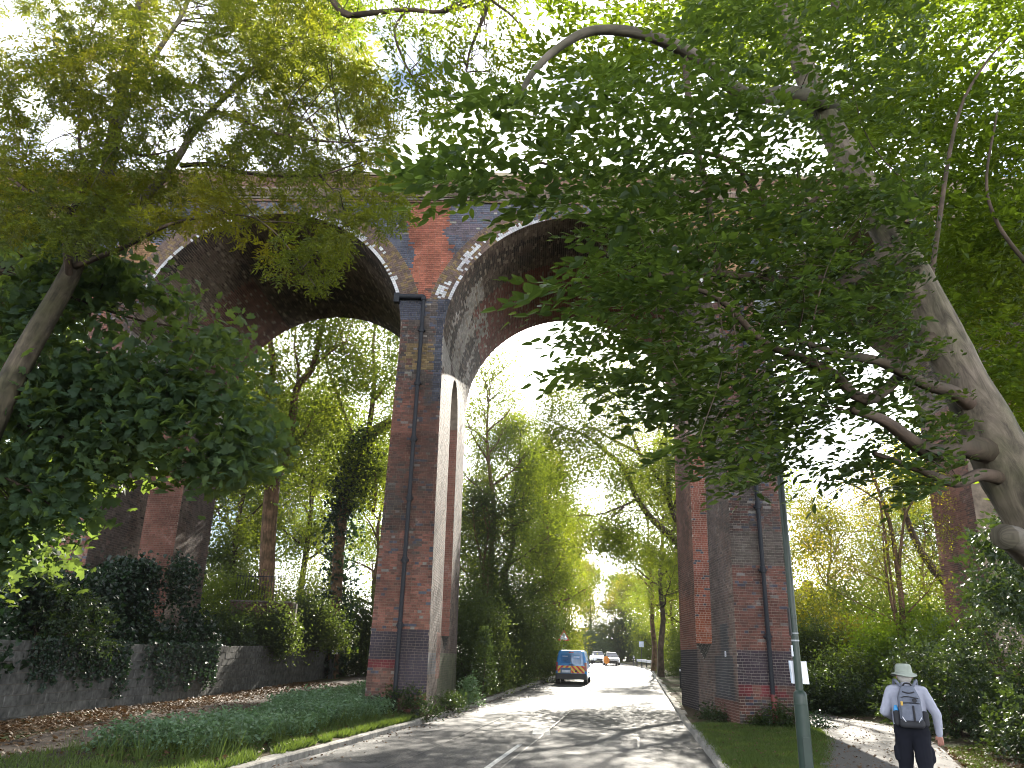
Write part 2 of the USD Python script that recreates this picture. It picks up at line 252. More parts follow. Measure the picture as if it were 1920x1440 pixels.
# ------------------------------------------------------------------ ground, road, paths
def rise(y):
    y = np.asarray(y, float); q = np.clip(y - 22, 0, 95)
    return .0155 * np.where(q < 6, q * q / 12, q - 3)
def cx(y):
    y = np.asarray(y, float); q = np.maximum(y - 72, 0); q1 = np.minimum(q, 90)
    return -2.48 + .163 * y - .0019 * q1 ** 2 - (.342) * np.maximum(q - 90, 0)
def slope(y): return .163 - .0038 * np.clip(np.asarray(y) - 72, 0, 90)
DL, DR = 3.2, 3.82
def gz(x, y):
    """Ground height off the road."""
    x = np.asarray(x, float); y = np.asarray(y, float)
    return rise(y) + .12 + .10 * np.clip((np.abs(x - cx(y)) - 4) / 6, 0, 1) + .06 * (meshkit.fbm(np.stack([x * .4, y * .4, 0 * x], -1), 3) - .5)
def grid_mesh(X, Y, Z):
    n, m = X.shape; idx = np.arange(n * m).reshape(n, m)
    q = np.stack([idx[:-1, :-1], idx[:-1, 1:], idx[1:, 1:], idx[1:, :-1]], -1).reshape(-1, 4)
    return np.stack([X, Y, Z], -1).reshape(-1, 3), np.vstack([q[:, [0, 1, 2]], q[:, [0, 2, 3]]])
ys = np.concatenate([[-600, -300, -120, -60, -30, -15], np.arange(-8, 60, .8), np.arange(60, 180, 4), [200, 260, 360, 500, 800, 1500]])
ds = np.concatenate([[-1500, -700, -300, -150, -80, -50, -35, -25], np.arange(-20, -3.5, .7), [-DL - .14, -DL - .10, -1.5, 1.5, DR + .10, DR + .14], np.arange(4.4, 22, .7), [25, 35, 50, 80, 150, 300, 700, 1500]])
D, Yg = np.meshgrid(ds, ys); Xg = cx(np.clip(Yg, -60, 200)) + D
Zg = np.where((D > -DL - .12) & (D < DR + .12), rise(Yg) - .08, gz(Xg, Yg))
obj('ground', grid_mesh(Xg, Yg, Zg), SOIL, smooth=True, kind='structure')
yr = np.concatenate([np.arange(-12, 60, 1.0), np.arange(60, 190, 2.5)])
def strip(d0, d1, y, z, n=2):
    d = np.linspace(0, 1, n); D, Y = np.meshgrid(d, y); a, b = (np.asarray(q(y) if callable(q) else np.full(len(y), q))[:, None] for q in (d0, d1))
    return grid_mesh(cx(Y) + a + (b - a) * D, Y, rise(Y) + z)
obj('road', strip(-DL - .06, DR + .06, yr, 0.0, 9), ASPHALT, smooth=True, kind='structure')
# painted centre dashes and the other marks on the road
def road_quad(px_list, z, name, mat):
    v = [atZ(px, py, 0) for px, py in px_list]; v = np.array([[p[0], p[1], rise(p[1]) + z] for p in v]); n = len(v)
    obj(name, (v, np.array([[0, i, i + 1] for i in range(1, n - 1)])), mat, kind='structure')
TARP = plain('asphalt_patch', (.034, .034, .036), .7, noise=(20, .7), bump=.5)
def dash(y0, y1, d=0.0, w=.10, name='centre_line', z=.004, mat=PAINT):
    y = np.linspace(y0, y1, 6); v, f = strip(d - w / 2, d + w / 2, y, z); obj(name, (v, f), mat, kind='structure')
for a, b in ((9.5, 11.2), (13.6, 17.6), (26.8, 30.5), (34.5, 38.5), (42.5, 46.5), (50.5, 54.5), (58.5, 62.5), (66.5, 70.5)): dash(a, b)
dash(5, 75, .22, .035, 'tar_joint', .003, TAR)
dash(5, 60, -1.55, .03, 'tar_joint', .003, TAR)
dash(16.5, 21, 2.2, 1.3, 'tar_patch', .0025, TARP); dash(24, 30, -2.3, .9, 'tar_patch', .0025, TARP); dash(11.5, 14, -2.1, 1.0, 'tar_patch', .0025, TARP)
road_quad([(1000, 1367), (1030, 1366), (1032, 1378), (998, 1377)], .005, 'paint_patch', PAINT)
road_quad([(1000, 1361), (1014, 1362), (1008, 1365)], .005, 'paint_patch', PAINT)
for k, (d0, d1, y0, y1) in enumerate(((.55, .95, 13.55, 13.85), (1.05, 1.5, 13.6, 13.8), (1.9, 2.15, 13.75, 13.95))): dash(y0, y1, (d0 + d1) / 2, d1 - d0, 'slow_lettering', .005)
pt = [(1197, 1382, 1197, 1402), (1197, 1382, 1225, 1383), (1197, 1402, 1290, 1409)]
for a, b, c, d in pt:
    p, q = atZ(a, b, 0), atZ(c, d, 0); t = q - p; n = np.array([-t[1], t[0], 0]); n /= np.linalg.norm(n); w = n * .022
    obj('tar_joint', (np.array([p - w, p + w, q + w, q - w]) + [0, 0, .006], np.array([[0, 3, 2], [0, 2, 1]])), TAR, kind='structure')
# kerbs of single stones
for side, (d, y1, lab) in enumerate(((-DL - .075, 72, 'left'), (DR + .075, 96, 'right'))):
    kx = UsdGeom.Xform.Define(stage, uniq('/World', 'kerb')); tag(kx, kind='structure'); g = np.random.default_rng(5 + side); y = 3.0
    while y < y1:
        ln = .91 * math.cos(.16); y2 = y + ln; a = np.array([cx(y) + d, y + .006, 0]); b = np.array([cx(y2) + d, y2 - .006, 0]); t = (b - a) / np.linalg.norm(b - a); n = np.array([t[1], -t[0], 0])
        zz = [float(rise(y)), float(rise(y2))]; top = .115 + g.uniform(-.008, .008); o = g.uniform(-.006, .006)
        P = lambda u, w, z: a + (b - a) * u + n * (w + o) + [0, 0, zz[0] * (1 - u) + zz[1] * u + z]
        c = .02; sgn = 1 if side == 0 else -1
        prof = [(-.075, -.06), (.075, -.06), (.075, top), (-.075, top)]
        prof = ([(-.175, -.06), (.075, -.06), (.075, top - c), (.075 - c, top), (-.175, top)] if side == 0 else [(-.075, -.06), (.175, -.06), (.175, top), (-.075 + c, top), (-.075, top - c)])
        m = len(prof); v = np.array([P(u, w, z) for u in (0, 1) for w, z in prof])
        f = [[i, (i + 1) % m, m + (i + 1) % m] for i in range(m)] + [[i, m + (i + 1) % m, m + i] for i in range(m)] + [[0, i + 1, i] for i in range(1, m - 1)] + [[m, m + i, m + i + 1] for i in range(1, m - 1)]
        obj('kerb_stone', (v, np.array(f)), KERB[int(g.integers(3))], kx); y = y2
# footpath on the right, path by the wall on the left
def ribbon(pts, w0, w1, z, name, mat):
    p = smooth_path(np.array(pts, float), 5); t = np.gradient(p, axis=0); n = np.stack([t[:, 1], -t[:, 0]], 1); n /= np.linalg.norm(n, axis=1, keepdims=True)
    u = np.linspace(-1, 1, 7); X = p[:, 0:1] + n[:, 0:1] * np.where(u < 0, -u * w0, u * w1) * np.sign(u); Y = p[:, 1:2] + n[:, 1:2] * np.where(u < 0, -u * w0, u * w1) * np.sign(u)
    obj(name, grid_mesh(X, Y, gz(X, Y) + z), mat, smooth=True, kind='structure'); return p
pathR = ribbon([(1.6, 2), (4.0, 8), (5.35, 11.5), (6.7, 14.6), (8.2, 18.2), (9.25, 21.5), (9.45, 25), (9.3, 30), (9.6, 38)], 1.08, 1.05, .035, 'footpath', PATHM)
pathL = ribbon([(-6.4, 6), (-6.6, 11), (-7.0, 16), (-7.1, 23), (-6.9, 30), (-6.6, 40), (-6, 50)], 1.1, .95, .035, 'path', PATHB)
# ------------------------------------------------------------------ retaining wall of concrete blocks, bank behind
WA, WB = np.array([-10.45, 10.5]), np.array([-8.8, 41.0]); WL = np.linalg.norm(WB - WA); wd = (WB - WA) / WL; wn = np.array([wd[1], -wd[0]])
def wx(y): return WA[0] + (WB[0] - WA[0]) * (np.asarray(y, float) - WA[1]) / (WB[1] - WA[1])
yb = np.concatenate([np.arange(-20, 60, 1.5), [70, 90, 130, 200]]); ub = np.concatenate([[.15, .16, .8, 1.6], np.arange(2.4, 20, 1.2), [24, 32, 50, 90]])
U, YB = np.meshgrid(ub, yb); XB = wx(np.clip(YB, -20, 41)) - U
fade = np.clip((YB - 41.3) / 5, 0, 1)
ZB = rise(YB) + .2 + np.where(U < .155, -.3, 1.38 * (1 - fade * np.clip(1 - U / 6, 0, 1)) + .07 * np.minimum(U, 20) + .25 * (meshkit.fbm(np.stack([XB * .5, YB * .5, 0 * XB], -1), 3) - .5))
obj('bank', grid_mesh(XB, YB, ZB), SOIL, smooth=True, kind='structure')
def bankz(x, y): 
    u = wx(np.clip(y, -20, 41)) - x; return rise(y) + .2 + 1.38 * (1 - np.clip((y - 41.3) / 5, 0, 1) * np.clip(1 - u / 6, 0, 1)) + .07 * np.minimum(u, 20)
wall = thing('retaining_wall', 'long grey concrete block retaining wall beside the leafy path, ivy hanging over it', 'wall', (*WA, 0))
g = np.random.default_rng(11); BH, BL = .216, .46; blocks = []
for r in range(8):
    u = -.23 * (r % 2)
    while u < WL:
        a, b = max(u, 0) + .006, min(u + BL, WL) - .006; u += BL
        if b - a < .06: continue
        p = WA + wd * a; q = WA + wd * b; o = g.uniform(-.007, .009); za = float(rise((p[1] + q[1]) / 2)) + .10 + r * BH - .06; zb = za + BH - .011
        e = .008
        lo = [(0, -.19), (1, -.19)]
        def Q(s, w, z): 
            xy = p + (q - p) * s + wn * w; return [xy[0], xy[1], z]
        es = e / (b - a)
        v = np.array([Q(0, -.19, za), Q(1, -.19, za), Q(1, o - e, za), Q(0, o - e, za), Q(0, -.19, zb), Q(1, -.19, zb), Q(1, o - e, zb), Q(0, o - e, zb), Q(es, o, za + e), Q(1 - es, o, za + e), Q(1 - es, o, zb - e), Q(es, o, zb - e)])
        f = [[0, 4, 5], [0, 5, 1], [4, 7, 6], [4, 6, 5], [0, 3, 7], [0, 7, 4], [1, 5, 6], [1, 6, 2], [8, 9, 10], [8, 10, 11], [3, 2, 9], [3, 9, 8], [2, 6, 10], [2, 10, 9], [6, 7, 11], [6, 11, 10], [7, 3, 8], [7, 8, 11]]
        blocks.append((np.hypot(p[0], p[1] - 0) if p[1] > 15 else 1e3 + p[1], v, np.array(f)))
blocks.sort(key=lambda b: b[0])
for _, v, f in blocks[:300]: obj('block', (v, f), CONCS[int(g.integers(5))], wall)
G = Geo()
for _, v, f in blocks[300:]: G.add(v, f)
obj('blockwork', G.get(), CONCS[0], wall, kind='stuff')
G = Geo(); yy = np.linspace(WA[1], WB[1], 30)
for a, b in zip(yy[:-1], yy[1:]):
    z0, z1 = float(rise(a)), float(rise(b)); pa, pb = np.array([wx(a), a]), np.array([wx(b), b])
    v = [[*(p + wn * w), z + h] for p, z in ((pa, z0), (pb, z1)) for w, h in ((-.17, -.1), (-.012, -.1), (-.012, 1.755), (-.17, 1.755))]
    G.add(v, [[1, 5, 6], [1, 6, 2], [2, 6, 7], [2, 7, 3], [0, 3, 7], [0, 7, 4], [0, 1, 2], [0, 2, 3], [4, 6, 5], [4, 7, 6]])
obj('mortar_core', G.get(), MORTAR_D, wall)
# ------------------------------------------------------------------ the viaduct
ALPHA = math.radians(2.0); VO = np.array([-2.975, 23.0]); VA = np.array([math.cos(ALPHA), -math.sin(ALPHA)]); VC = np.array([math.sin(ALPHA), math.cos(ALPHA)])
PITCHV, DEPTH, Z0, ZC = 10.3, 8.6, 11.5, 16.42
def hw(z): return .865 - .0139 * np.minimum(z, Z0)
RA = PITCHV / 2 - float(hw(Z0)); RING = .69
def V(s, t, z):
    s, t, z = np.broadcast_arrays(np.asarray(s, float), np.asarray(t, float), np.asarray(z, float))
    return np.stack([VO[0] + s * VA[0] + t * VC[0], VO[1] + s * VA[1] + t * VC[1], z], -1)
via = thing('viaduct', 'tall brick railway viaduct with round arches crossing the road', 'viaduct', (*VO, 0))
rb = np.random.default_rng(21)
RED = np.array([.150, .066, .049]); DRED = np.array([.098, .052, .042]); BLUE = np.array([.062, .066, .088]); STOCK = np.array([.27, .19, .095]); ORANGE = np.array([.25, .078, .042]); PURP = np.array([.031, .025, .033]); DPAINT = np.array([.105, .020, .024]); GREYP = np.array([.055, .054, .060]); PALEB = np.array([.36, .33, .30]); SOOT = np.array([.045, .036, .032]); WHITEB = np.array([.50, .50, .52])
def jit(c, n, a=.22):
    c = np.broadcast_to(c, (n, 3)); return c * (1 + a * (rb.random((n, 1)) - .5) * 2) * (1 + .06 * (rb.random((n, 3)) - .5))
def nz(a, b, c=0, sc=1.0, o=3, seed=0): return meshkit.fbm(np.stack(np.broadcast_arrays(np.asarray(a) * sc, np.asarray(b) * sc, np.asarray(c) * sc), -1), o, seed)
SL0, SL1, SLB, SLT = 3.0, 5.55, 2.35, 9.9     # slot through each pier
def slot_at(z):
    """Interval of t that the slot takes at height z, or None."""
    c, h = (SL0 + SL1) / 2, (SL1 - SL0) / 2
    if z < SLB - .55 or z > 11.42: return None
    if z < SLB: w = h * (z - SLB + .55) / .55
    elif z > SLT: w = h * math.sqrt(max(0, 1 - ((z - SLT) / 1.52) ** 2)) * .98
    else: w = h
    return (c - w, c + w) if w > .02 else None
def rows(intervals, z0, z1, course=.0752, lens=(.2275, .1150), joint=.0095):
    """Courses of bricks: intervals(z) -> list of (a, b). Returns array of (a, b, z0, z1)."""
    out = []; k = 0; z = z0
    while z < z1 - .02:
        zt = min(z + course, z1); L = lens[k % len(lens)]; off = -(L * .5 if k % 2 else 0) - (.06 if k % 4 == 3 else 0)
        for a, b in intervals((z + zt) / 2):
            n0 = math.floor((a - off) / L); e = off + n0 * L + L * np.arange(0, int((b - a) / L) + 3)
            lo, hi = np.maximum(e[:-1], a), np.minimum(e[1:], b); ok = hi - lo > .035; lo, hi = lo[ok], hi[ok]
            out.append(np.stack([lo + joint / 2, hi - joint / 2, np.full(len(lo), z + joint / 2), np.full(len(lo), zt - joint / 2)], 1))
        z += course; k += 1
    return np.vstack(out)
def brick_mesh(q, mp, base=-.012, proud=.004, var=.003):
    """q (n,4) = u0,u1,v0,v1. mp(u, v, w) -> world points at w metres out of the wall. Returns v (n,8,3)."""
    n = len(q); w = proud + var * (rb.random(n) - .5) * 2
    u = q[:, [0, 1, 1, 0, 0, 1, 1, 0]]; v = q[:, [2, 2, 3, 3, 2, 2, 3, 3]]; W = np.stack([np.full(n, base)] * 4 + [w] * 4, 1)
    return mp(u, v, W)
BF = np.array([[4, 5, 6], [4, 6, 7], [0, 1, 5], [0, 5, 4], [1, 2, 6], [1, 6, 5], [2, 3, 7], [2, 7, 6], [3, 0, 4], [3, 4, 7]])
def put_bricks(parent, v8, col, n_parts=0, order=None, flip=False, name='brick'):
    n = len(v8); F = BF[:, ::-1] if flip else BF; idx = np.arange(n) if order is None else np.argsort(order)
    first, rest = idx[:n_parts], idx[n_parts:]
    for i in first: obj(name, (v8[i], F), MB, parent, tint=np.repeat(col[i:i + 1], 8, 0))
    if len(rest): obj('brickwork', (v8[rest].reshape(-1, 3), (F[None] + 8 * np.arange(len(rest))[:, None, None]).reshape(-1, 3)), MB, parent, tint=np.repeat(col[rest], 8, 0), kind='stuff')
def front_col(k, s, z):
    """Colours on the fronts of the piers; s measured from the pier centre."""
    n = len(s); c = jit(RED, n, .3); dk = nz(s * .8, z * .35, k * 7, 1, 4, 5) + .25 * (rb.random(n) - .5)
    c = np.where((dk > .52)[:, None], jit(DRED, n, .3), c); c = np.where((dk > .66)[:, None], jit(SOOT * 1.6, n, .3), c)
    bl = rb.random(n); c = np.where((bl < .06)[:, None], jit(BLUE * .9, n), c); c = np.where((bl > .975)[:, None], jit(PALEB * .5, n), c)
    if k == 0:
        c = np.where(((z > 10.3) & (z < 11.2) & (np.abs(s) < .45 + .2 * nz(z, s, 0, 9)))[:, None] & (rb.random((n, 1)) < .85), jit(STOCK * .5, n, .3), c)
        c = np.where(((z > 12.0) & (s < .1))[:, None], jit(BLUE * .9, n), c); c = np.where(((z > 9.2) & (z < 12.9) & (s > .45))[:, None], jit(BLUE * .75, n, .4), c)
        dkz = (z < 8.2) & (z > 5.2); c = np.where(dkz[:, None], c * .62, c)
        L = s < -.02
        c = np.where((L & (z > 1.52) & (z < 2.3))[:, None], jit(PURP * 1.15, n, .06), c); c = np.where((L & (z > 1.30) & (z <= 1.52))[:, None], jit(DPAINT, n, .08), c)
        c = np.where((~L & (z > .62) & (z < 2.38))[:, None], jit(PURP, n, .06), c); c = np.where((~L & (z > .62) & (z < 1.85))[:, None], jit(PURP * 1.2, n, .05), c)
    if k == 1:
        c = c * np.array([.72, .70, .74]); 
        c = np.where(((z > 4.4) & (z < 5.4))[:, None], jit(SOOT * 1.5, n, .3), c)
        c = np.where(((z > 1.15) & (z < 2.05))[:, None], jit(PURP * .85 + DPAINT * .06, n, .12), c); c = np.where(((z > .85) & (z <= 1.15) & (nz(s, z, 3, 2.5) > .42))[:, None], jit(DPAINT, n, .25), c)
    return c
def side_col(k, face, t, z):
    """Sides of the piers: brown and grey with pale lime bloom."""
    n = len(t); c = jit(np.array([.118, .078, .064]), n, .3); q = nz(t * .7, z * .3, k * 5 + 1, 1, 4, 9) + .3 * (rb.random(n) - .5)
    c = np.where((q > .5)[:, None], jit(np.array([.095, .070, .062]), n, .3), c); c = np.where((q < .36)[:, None], jit(np.array([.16, .118, .098]), n, .25), c); c = np.where((rb.random(n) < .05)[:, None], jit(SOOT * 1.3, n), c)
    c = np.where(((z > 10) & (nz(t, z, 2, .9, 4) > .5))[:, None], jit(PALEB * .9, n, .2), c)
    if k == 0 and face > 0:
        c = np.where(((z < 1.8) & (t > 2.4))[:, None], jit(np.array([.12, .125, .075]), n, .2), c); c = np.where(((z < 1.75) & (z > 1.15) & (t < 1.9))[:, None], jit(GREYP * 1.7, n, .1), c); c = np.where(((z < 2.4) & (t > 1.9) & (t < 2.9) & (z > 1.0))[:, None], jit(RED * 1.2, n, .2), c)
    if k == 2: c = np.where((q < .55)[:, None], jit(RED * 1.1, n, .3), jit(DRED, n, .3))
    if k == 1 and face < 0:
        c = c * 1.25
        c = np.where(((t > SL1) & (z < 4.0))[:, None], jit(np.array([.15, .085, .065]), n, .3), c); c = np.where((t > SL1)[:, None], c * np.array([1.1, .78, .7]), c)
        c = np.where(((t > .35) & (t < 2.75) & (z > .75) & (z < 1.95))[:, None], jit(GREYP, n, .06), c); c = np.where(((t > .8) & (t < 1.9) & (z >= 1.95) & (z < 2.85))[:, None], jit(GREYP * .9, n, .06), c)
        c = np.where(((t < 2.9) & (z < .75))[:, None], jit(RED * .9, n), c); c = np.where(((t > 5.4) & (z < 2.15))[:, None], jit(PURP * .9, n, .06), c)
    return c
ZP = 12.78      # the plain face of a pier runs up to here, then the arch rings begin
def fw(z): return float(hw(z)) if z < Z0 else PITCHV / 2 - math.sqrt(RA * RA - (z - Z0) ** 2)
def pier(k):
    sc = k * PITCHV; X = UsdGeom.Xform.Define(stage, uniq('/World/viaduct', 'pier')); order_parts = 300 if k in (0, 1) else 0
    tc_ = (SL0 + SL1) / 2
    zk = np.concatenate([[SLB - .52, SLB], np.linspace(SLT, 11.40, 16)]); up = [(slot_at(z)[1], z) for z in zk]; dn = [(slot_at(z)[0], z) for z in zk[::-1]]
    poly = Polygon([(.01, -.6), (DEPTH - .01, -.6), (DEPTH - .01, Z0 + .02), (.01, Z0 + .02)], [[(tc_, SLB - .55)] + up + [(tc_, 11.42)] + dn])
    m = trimesh.creation.extrude_polygon(poly, 1.0, engine='earcut'); v = np.array(m.vertices); side = np.where(v[:, 2] > .5, 1.0, -1.0)
    s = sc + side * (hw(v[:, 1]) - .004); w = V(s, v[:, 0], v[:, 1]); obj('pier_core', (w, m.faces), MORTAR if k != 1 else MORTAR_L, X)
    ctr = V(sc, 0, 0)
    faces = {-1: [1], 0: [1], 1: [-1], 2: [-1], -2: [1]}[k]
    # front
    if k in (-1, 0, 1):
        zt = ZP
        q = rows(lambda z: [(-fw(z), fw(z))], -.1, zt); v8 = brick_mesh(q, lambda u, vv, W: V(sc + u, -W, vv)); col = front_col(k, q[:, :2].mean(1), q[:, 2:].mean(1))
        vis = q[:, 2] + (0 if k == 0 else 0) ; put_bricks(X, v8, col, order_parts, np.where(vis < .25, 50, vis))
    for fc in faces:
        def iv(z):
            sl = slot_at(z); return [(0, sl[0]), (sl[1], DEPTH)] if sl else [(0, DEPTH)]
        q = rows(iv, -.1, Z0); v8 = brick_mesh(q, lambda u, vv, W: V(sc + fc * (hw(vv) + W), u, vv)); col = side_col(k, fc, q[:, :2].mean(1), q[:, 2:].mean(1)); put_bricks(X, v8, col, 0, flip=fc < 0)
    if k in (-1, 0, 1):   # far jamb of the slot, facing the camera, and near jamb
        q = rows(lambda z: [(-hw(z), hw(z))], SLB, SLT); v8 = brick_mesh(q, lambda u, vv, W: V(sc + u, SL1 - W, vv), var=.002); col = jit(RED * 1.2, len(q), .18)
        if k == 1: col = np.where((rb.random(len(q)) < .08)[:, None], jit(BLUE, len(q)), col * np.array([1.25, 1.0, .95])); zq = q[:, 2]; col = np.where(((zq < 4.2) & (nz(zq, q[:, 0], 1, 1.1) > .45))[:, None], jit(ORANGE * .95, len(q), .15), col)
        put_bricks(X, v8, col)
        LS = math.hypot(SL1 - (SL0 + SL1) / 2, .55); q = rows(lambda z: [(-hw(2), hw(2))], 0, LS); put_bricks(X, brick_mesh(q, lambda u, vv, W: V(sc + u, SL1 - vv / LS * (SL1 - SL0) / 2 - W * .4, SLB - vv / LS * .55 + W * .9)), jit(np.array([.045, .045, .038]), len(q), .25), flip=True)
    return X
piers = {k: pier(k) for k in (0, 1, -1, 2)}
for k, l in ((0, 'pier with drainpipe left of the road'), (1, 'pier right of the road behind the lamp post'), (-1, 'sunlit pier behind the ivy'), (2, 'pier at the right edge beyond the footpath')): tag(piers[k], l)
# upper body: one core with the arches cut out
SMIN, SMAX = -2.5 * PITCHV, 2.5 * PITCHV
arcs = [(k + .5) * PITCHV for k in range(-2, 2)]
poly = shapely.box(SMIN, Z0 + .02, SMAX, ZC + .6)
for c in arcs: poly = poly.difference(Polygon([(c + RA * math.cos(a), Z0 + RA * math.sin(a)) for a in np.linspace(0, PI, 49)] + [(c - RA, Z0 - 1), (c + RA, Z0 - 1)]))
m = trimesh.creation.extrude_polygon(poly, 1.0, engine='earcut'); v = np.array(m.vertices)
obj('arcade_core', (V(v[:, 0], np.where(v[:, 2] > .5, DEPTH - .012, .012), v[:, 1]), m.faces[:, ::-1]), MORTAR, via)
# spandrel bricks
def sp_iv(z):
    out = [(-16.5, 17.5)]
    for c in arcs:
        R = RA + RING; h2 = R * R - (z - Z0) ** 2
        if h2 <= 0: continue
        h = math.sqrt(h2); new = []
        for a, b in out:
            if c - h > a: new.append((a, min(b, c - h)))
            if c + h < b: new.append((max(a, c + h), b))
        out = [(a, b) for a, b in new if b - a > .02]
    return out
sp = UsdGeom.Xform.Define(stage, '/World/viaduct/spandrel')
q = rows(sp_iv, ZP, ZC); sm, zm = q[:, :2].mean(1), q[:, 2:].mean(1); n = len(q)
col = jit(BLUE * 1.2, n, .18); col = np.where((nz(sm, zm * 2.5, 0, .8) + .25 * (rb.random(n) - .5) > .56)[:, None], jit(np.array([.085, .07, .085]), n, .25), col); col = np.where((rb.random(n) < .02)[:, None], jit(PALEB * .6, n), col)
lft = np.interp(zm, [12.9, 13.3, 13.75, 14.5, 15.2, 15.7, 16.5], [-2.5, -1.0, -.55, -.42, -.68, -.80, -.72]) + .12 * (rb.random(n) - .5)
rgt = np.interp(zm, [13.0, 13.8, 14.05, 14.2, 14.8, 15.35, 15.5, 16.0, 16.5], [2.5, 1.75, 1.35, .95, .78, .42, .72, .58, .78]) + .12 * (rb.random(n) - .5)
red = (sm > lft) & (sm < rgt); col = np.where(red[:, None], jit(np.array([.24, .085, .055]), n, .22), col); col = np.where((red & (zm < 13.4) & (rb.random(n) < .35))[:, None], jit(DRED, n), col)
far = (sm < -4) | (sm > 7); col = np.where((far & (nz(sm, zm, 4, .35) > .5))[:, None], jit(np.array([.2, .115, .06]), n, .3), col)
put_bricks(sp, brick_mesh(q, lambda u, vv, W: V(u, -W, vv)), col)
# arch rings of headers, and the barrel vaults
for ai, c in enumerate(arcs):
    A = UsdGeom.Xform.Define(stage, uniq('/World/viaduct', 'arch_ring'))
    qs = []; 
    for k in range(6):
        R = RA + k * .115; nn = int(PI * R / .0785); th = (np.arange(nn) + .5 * (k % 2)) * PI / nn; d = PI / nn * .5; j = .005 / R
        qs.append(np.stack([th + j, th + 2 * d - j, np.full(nn, R + .004), np.full(nn, R + .111)], 1))
    q = np.vstack(qs); q = q[Z0 + q[:, 2:].mean(1) * np.sin(q[:, :2].mean(1)) > ZP]; th, R = q[:, :2].mean(1), q[:, 2:].mean(1); n = len(q); ring = np.round((R - RA - .0575) / .115).astype(int)
    col = jit(np.array([.105, .072, .060]), n, .28); col = np.where((rb.random(n) < .38)[:, None], jit(STOCK * .55, n, .25), col)
    up = np.degrees(th); bloom = nz(up * .05, ring * .45, ai, 1, 3, 2) + .2 * (rb.random(n) - .5)
    lf = (up > 100) & (up < 168) if ai == 2 else (up < 75) & (up > 8)
    col = np.where((lf & (bloom + .13 * (1.6 - ring) > .52))[:, None], jit(WHITEB * .85, n, .15), col)
    col = np.where(((ring == 0) & ((up < 80) | (up > 100)) & (bloom > .30))[:, None], jit(WHITEB * .9, n, .12), col)
    col = np.where(((up > 82) & (up < 110))[:, None] & (rb.random((n, 1)) < .6), jit(BLUE * 1.3, n, .25), col)
    put_bricks(A, brick_mesh(q, lambda u, vv, W: V(c + vv * np.cos(u), -W, Z0 + vv * np.sin(u)), proud=.007), col, flip=True)
    B = UsdGeom.Xform.Define(stage, uniq('/World/viaduct', 'arch_barrel'))
    nn = int(PI * RA / .0755); dth = PI / nn
    q = rows(lambda z: [(.0, DEPTH)], 0, PI * RA, PI * RA / nn, lens=(.2275,), joint=.0095); t, th = q[:, :2].mean(1), q[:, 2:].mean(1) / RA; n = len(q); up = np.degrees(th)
    col = jit(np.array([.075, .052, .043]), n, .3); s1 = nz(t * .9, up * .035, ai, 1, 4, 4) + .2 * (rb.random(n) - .5)
    col = np.where((s1 > .55)[:, None], jit(np.array([.12, .09, .07]), n, .25), col); col = np.where((s1 < .38)[:, None], jit(SOOT, n, .25), col)
    if ai == 2:
        col = np.where(((t > 3.2) & (up < 150) & (nz(t, up * .05, 3, .6) > .36))[:, None], jit(np.array([.15, .050, .040]), n, .22), col)
        col = np.where(((up > 140) & (t > 1.2) & (t < 7.5) & (s1 > .42))[:, None], jit(PALEB * .72, n, .25), col)
    else: col = np.where(((t > 3.8) & (up > 120))[:, None], jit(np.array([.125, .058, .045]), n, .25), col)
    put_bricks(B, brick_mesh(q, lambda u, vv, W: V(c + (RA - W) * np.cos(vv / RA), u, Z0 + (RA - W) * np.sin(vv / RA))), col, flip=False)
# cornice: string course, soldier course, weathered slope, parapet, coping
def long_box(name, t0, t1, z0, z1, mat, s0=SMIN, s1=SMAX):
    G = Geo(); G.box([s0, t0, z0], [s1, t1, z1], lambda v: V(v[:, 0], v[:, 1], v[:, 2])); return obj(name, G.get(), mat, via)
co = UsdGeom.Xform.Define(stage, '/World/viaduct/cornice')
SV0, SV1 = -16.5, 17.5
q = rows(lambda z: [(SV0, SV1)], ZC, ZC + .075, lens=(.2275,)); put_bricks(co, brick_mesh(q, lambda u, vv, W: V(u, -.06 - W, vv), base=-.1), jit(np.array([.17, .10, .075]), len(q), .25))
nn = int((SV1 - SV0) / .0775); u = SV0 + np.arange(nn) * .0775; q = np.stack([u + .006, u + .0725, np.full(nn, ZC + .165), np.full(nn, ZC + .375)], 1)
put_bricks(co, brick_mesh(q, lambda u, vv, W: V(u, -.20 - W + .05 * ((vv - ZC - .375) / .21) ** 2 - .0, vv), base=-.25, var=.012), jit(np.array([.16, .12, .095]), nn, .35))
nn = int((SV1 - SV0) / .0775); q = np.stack([u + .006, u + .0725, np.full(nn, 0.0), np.full(nn, .20)], 1)
put_bricks(co, brick_mesh(q, lambda u, vv, W: V(u, -.20 + vv * .9 - W * .7, ZC + .378 + vv * .85 + W * .7), base=-.05), jit(np.array([.13, .10, .085]), nn, .3))
q = rows(lambda z: [(SV0, SV1)], ZC + .55, 17.50); col = jit(np.array([.19, .115, .082]), len(q), .22); put_bricks(co, brick_mesh(q, lambda u, vv, W: V(u, -.03 - W, vv), base=-.02), np.where((rb.random(len(q)) < .25)[:, None], jit(DRED, len(q)), col))
long_box('string_backing', -.05, .4, ZC + .002, ZC + .07, MORTAR_D); long_box('cornice_backing', -.10, .4, ZC + .078, ZC + .36, MORTAR_D); long_box('cornice_bed', -.09, .39, ZC + .362, ZC + .54, MORTAR)
long_box('parapet', -.018, .36, ZC + .542, 17.50, MORTAR); cop = long_box('coping', -.09, .43, 17.503, 17.63, plain('coping_stone', (.25, .21, .14), .9, noise=(2, .5)))
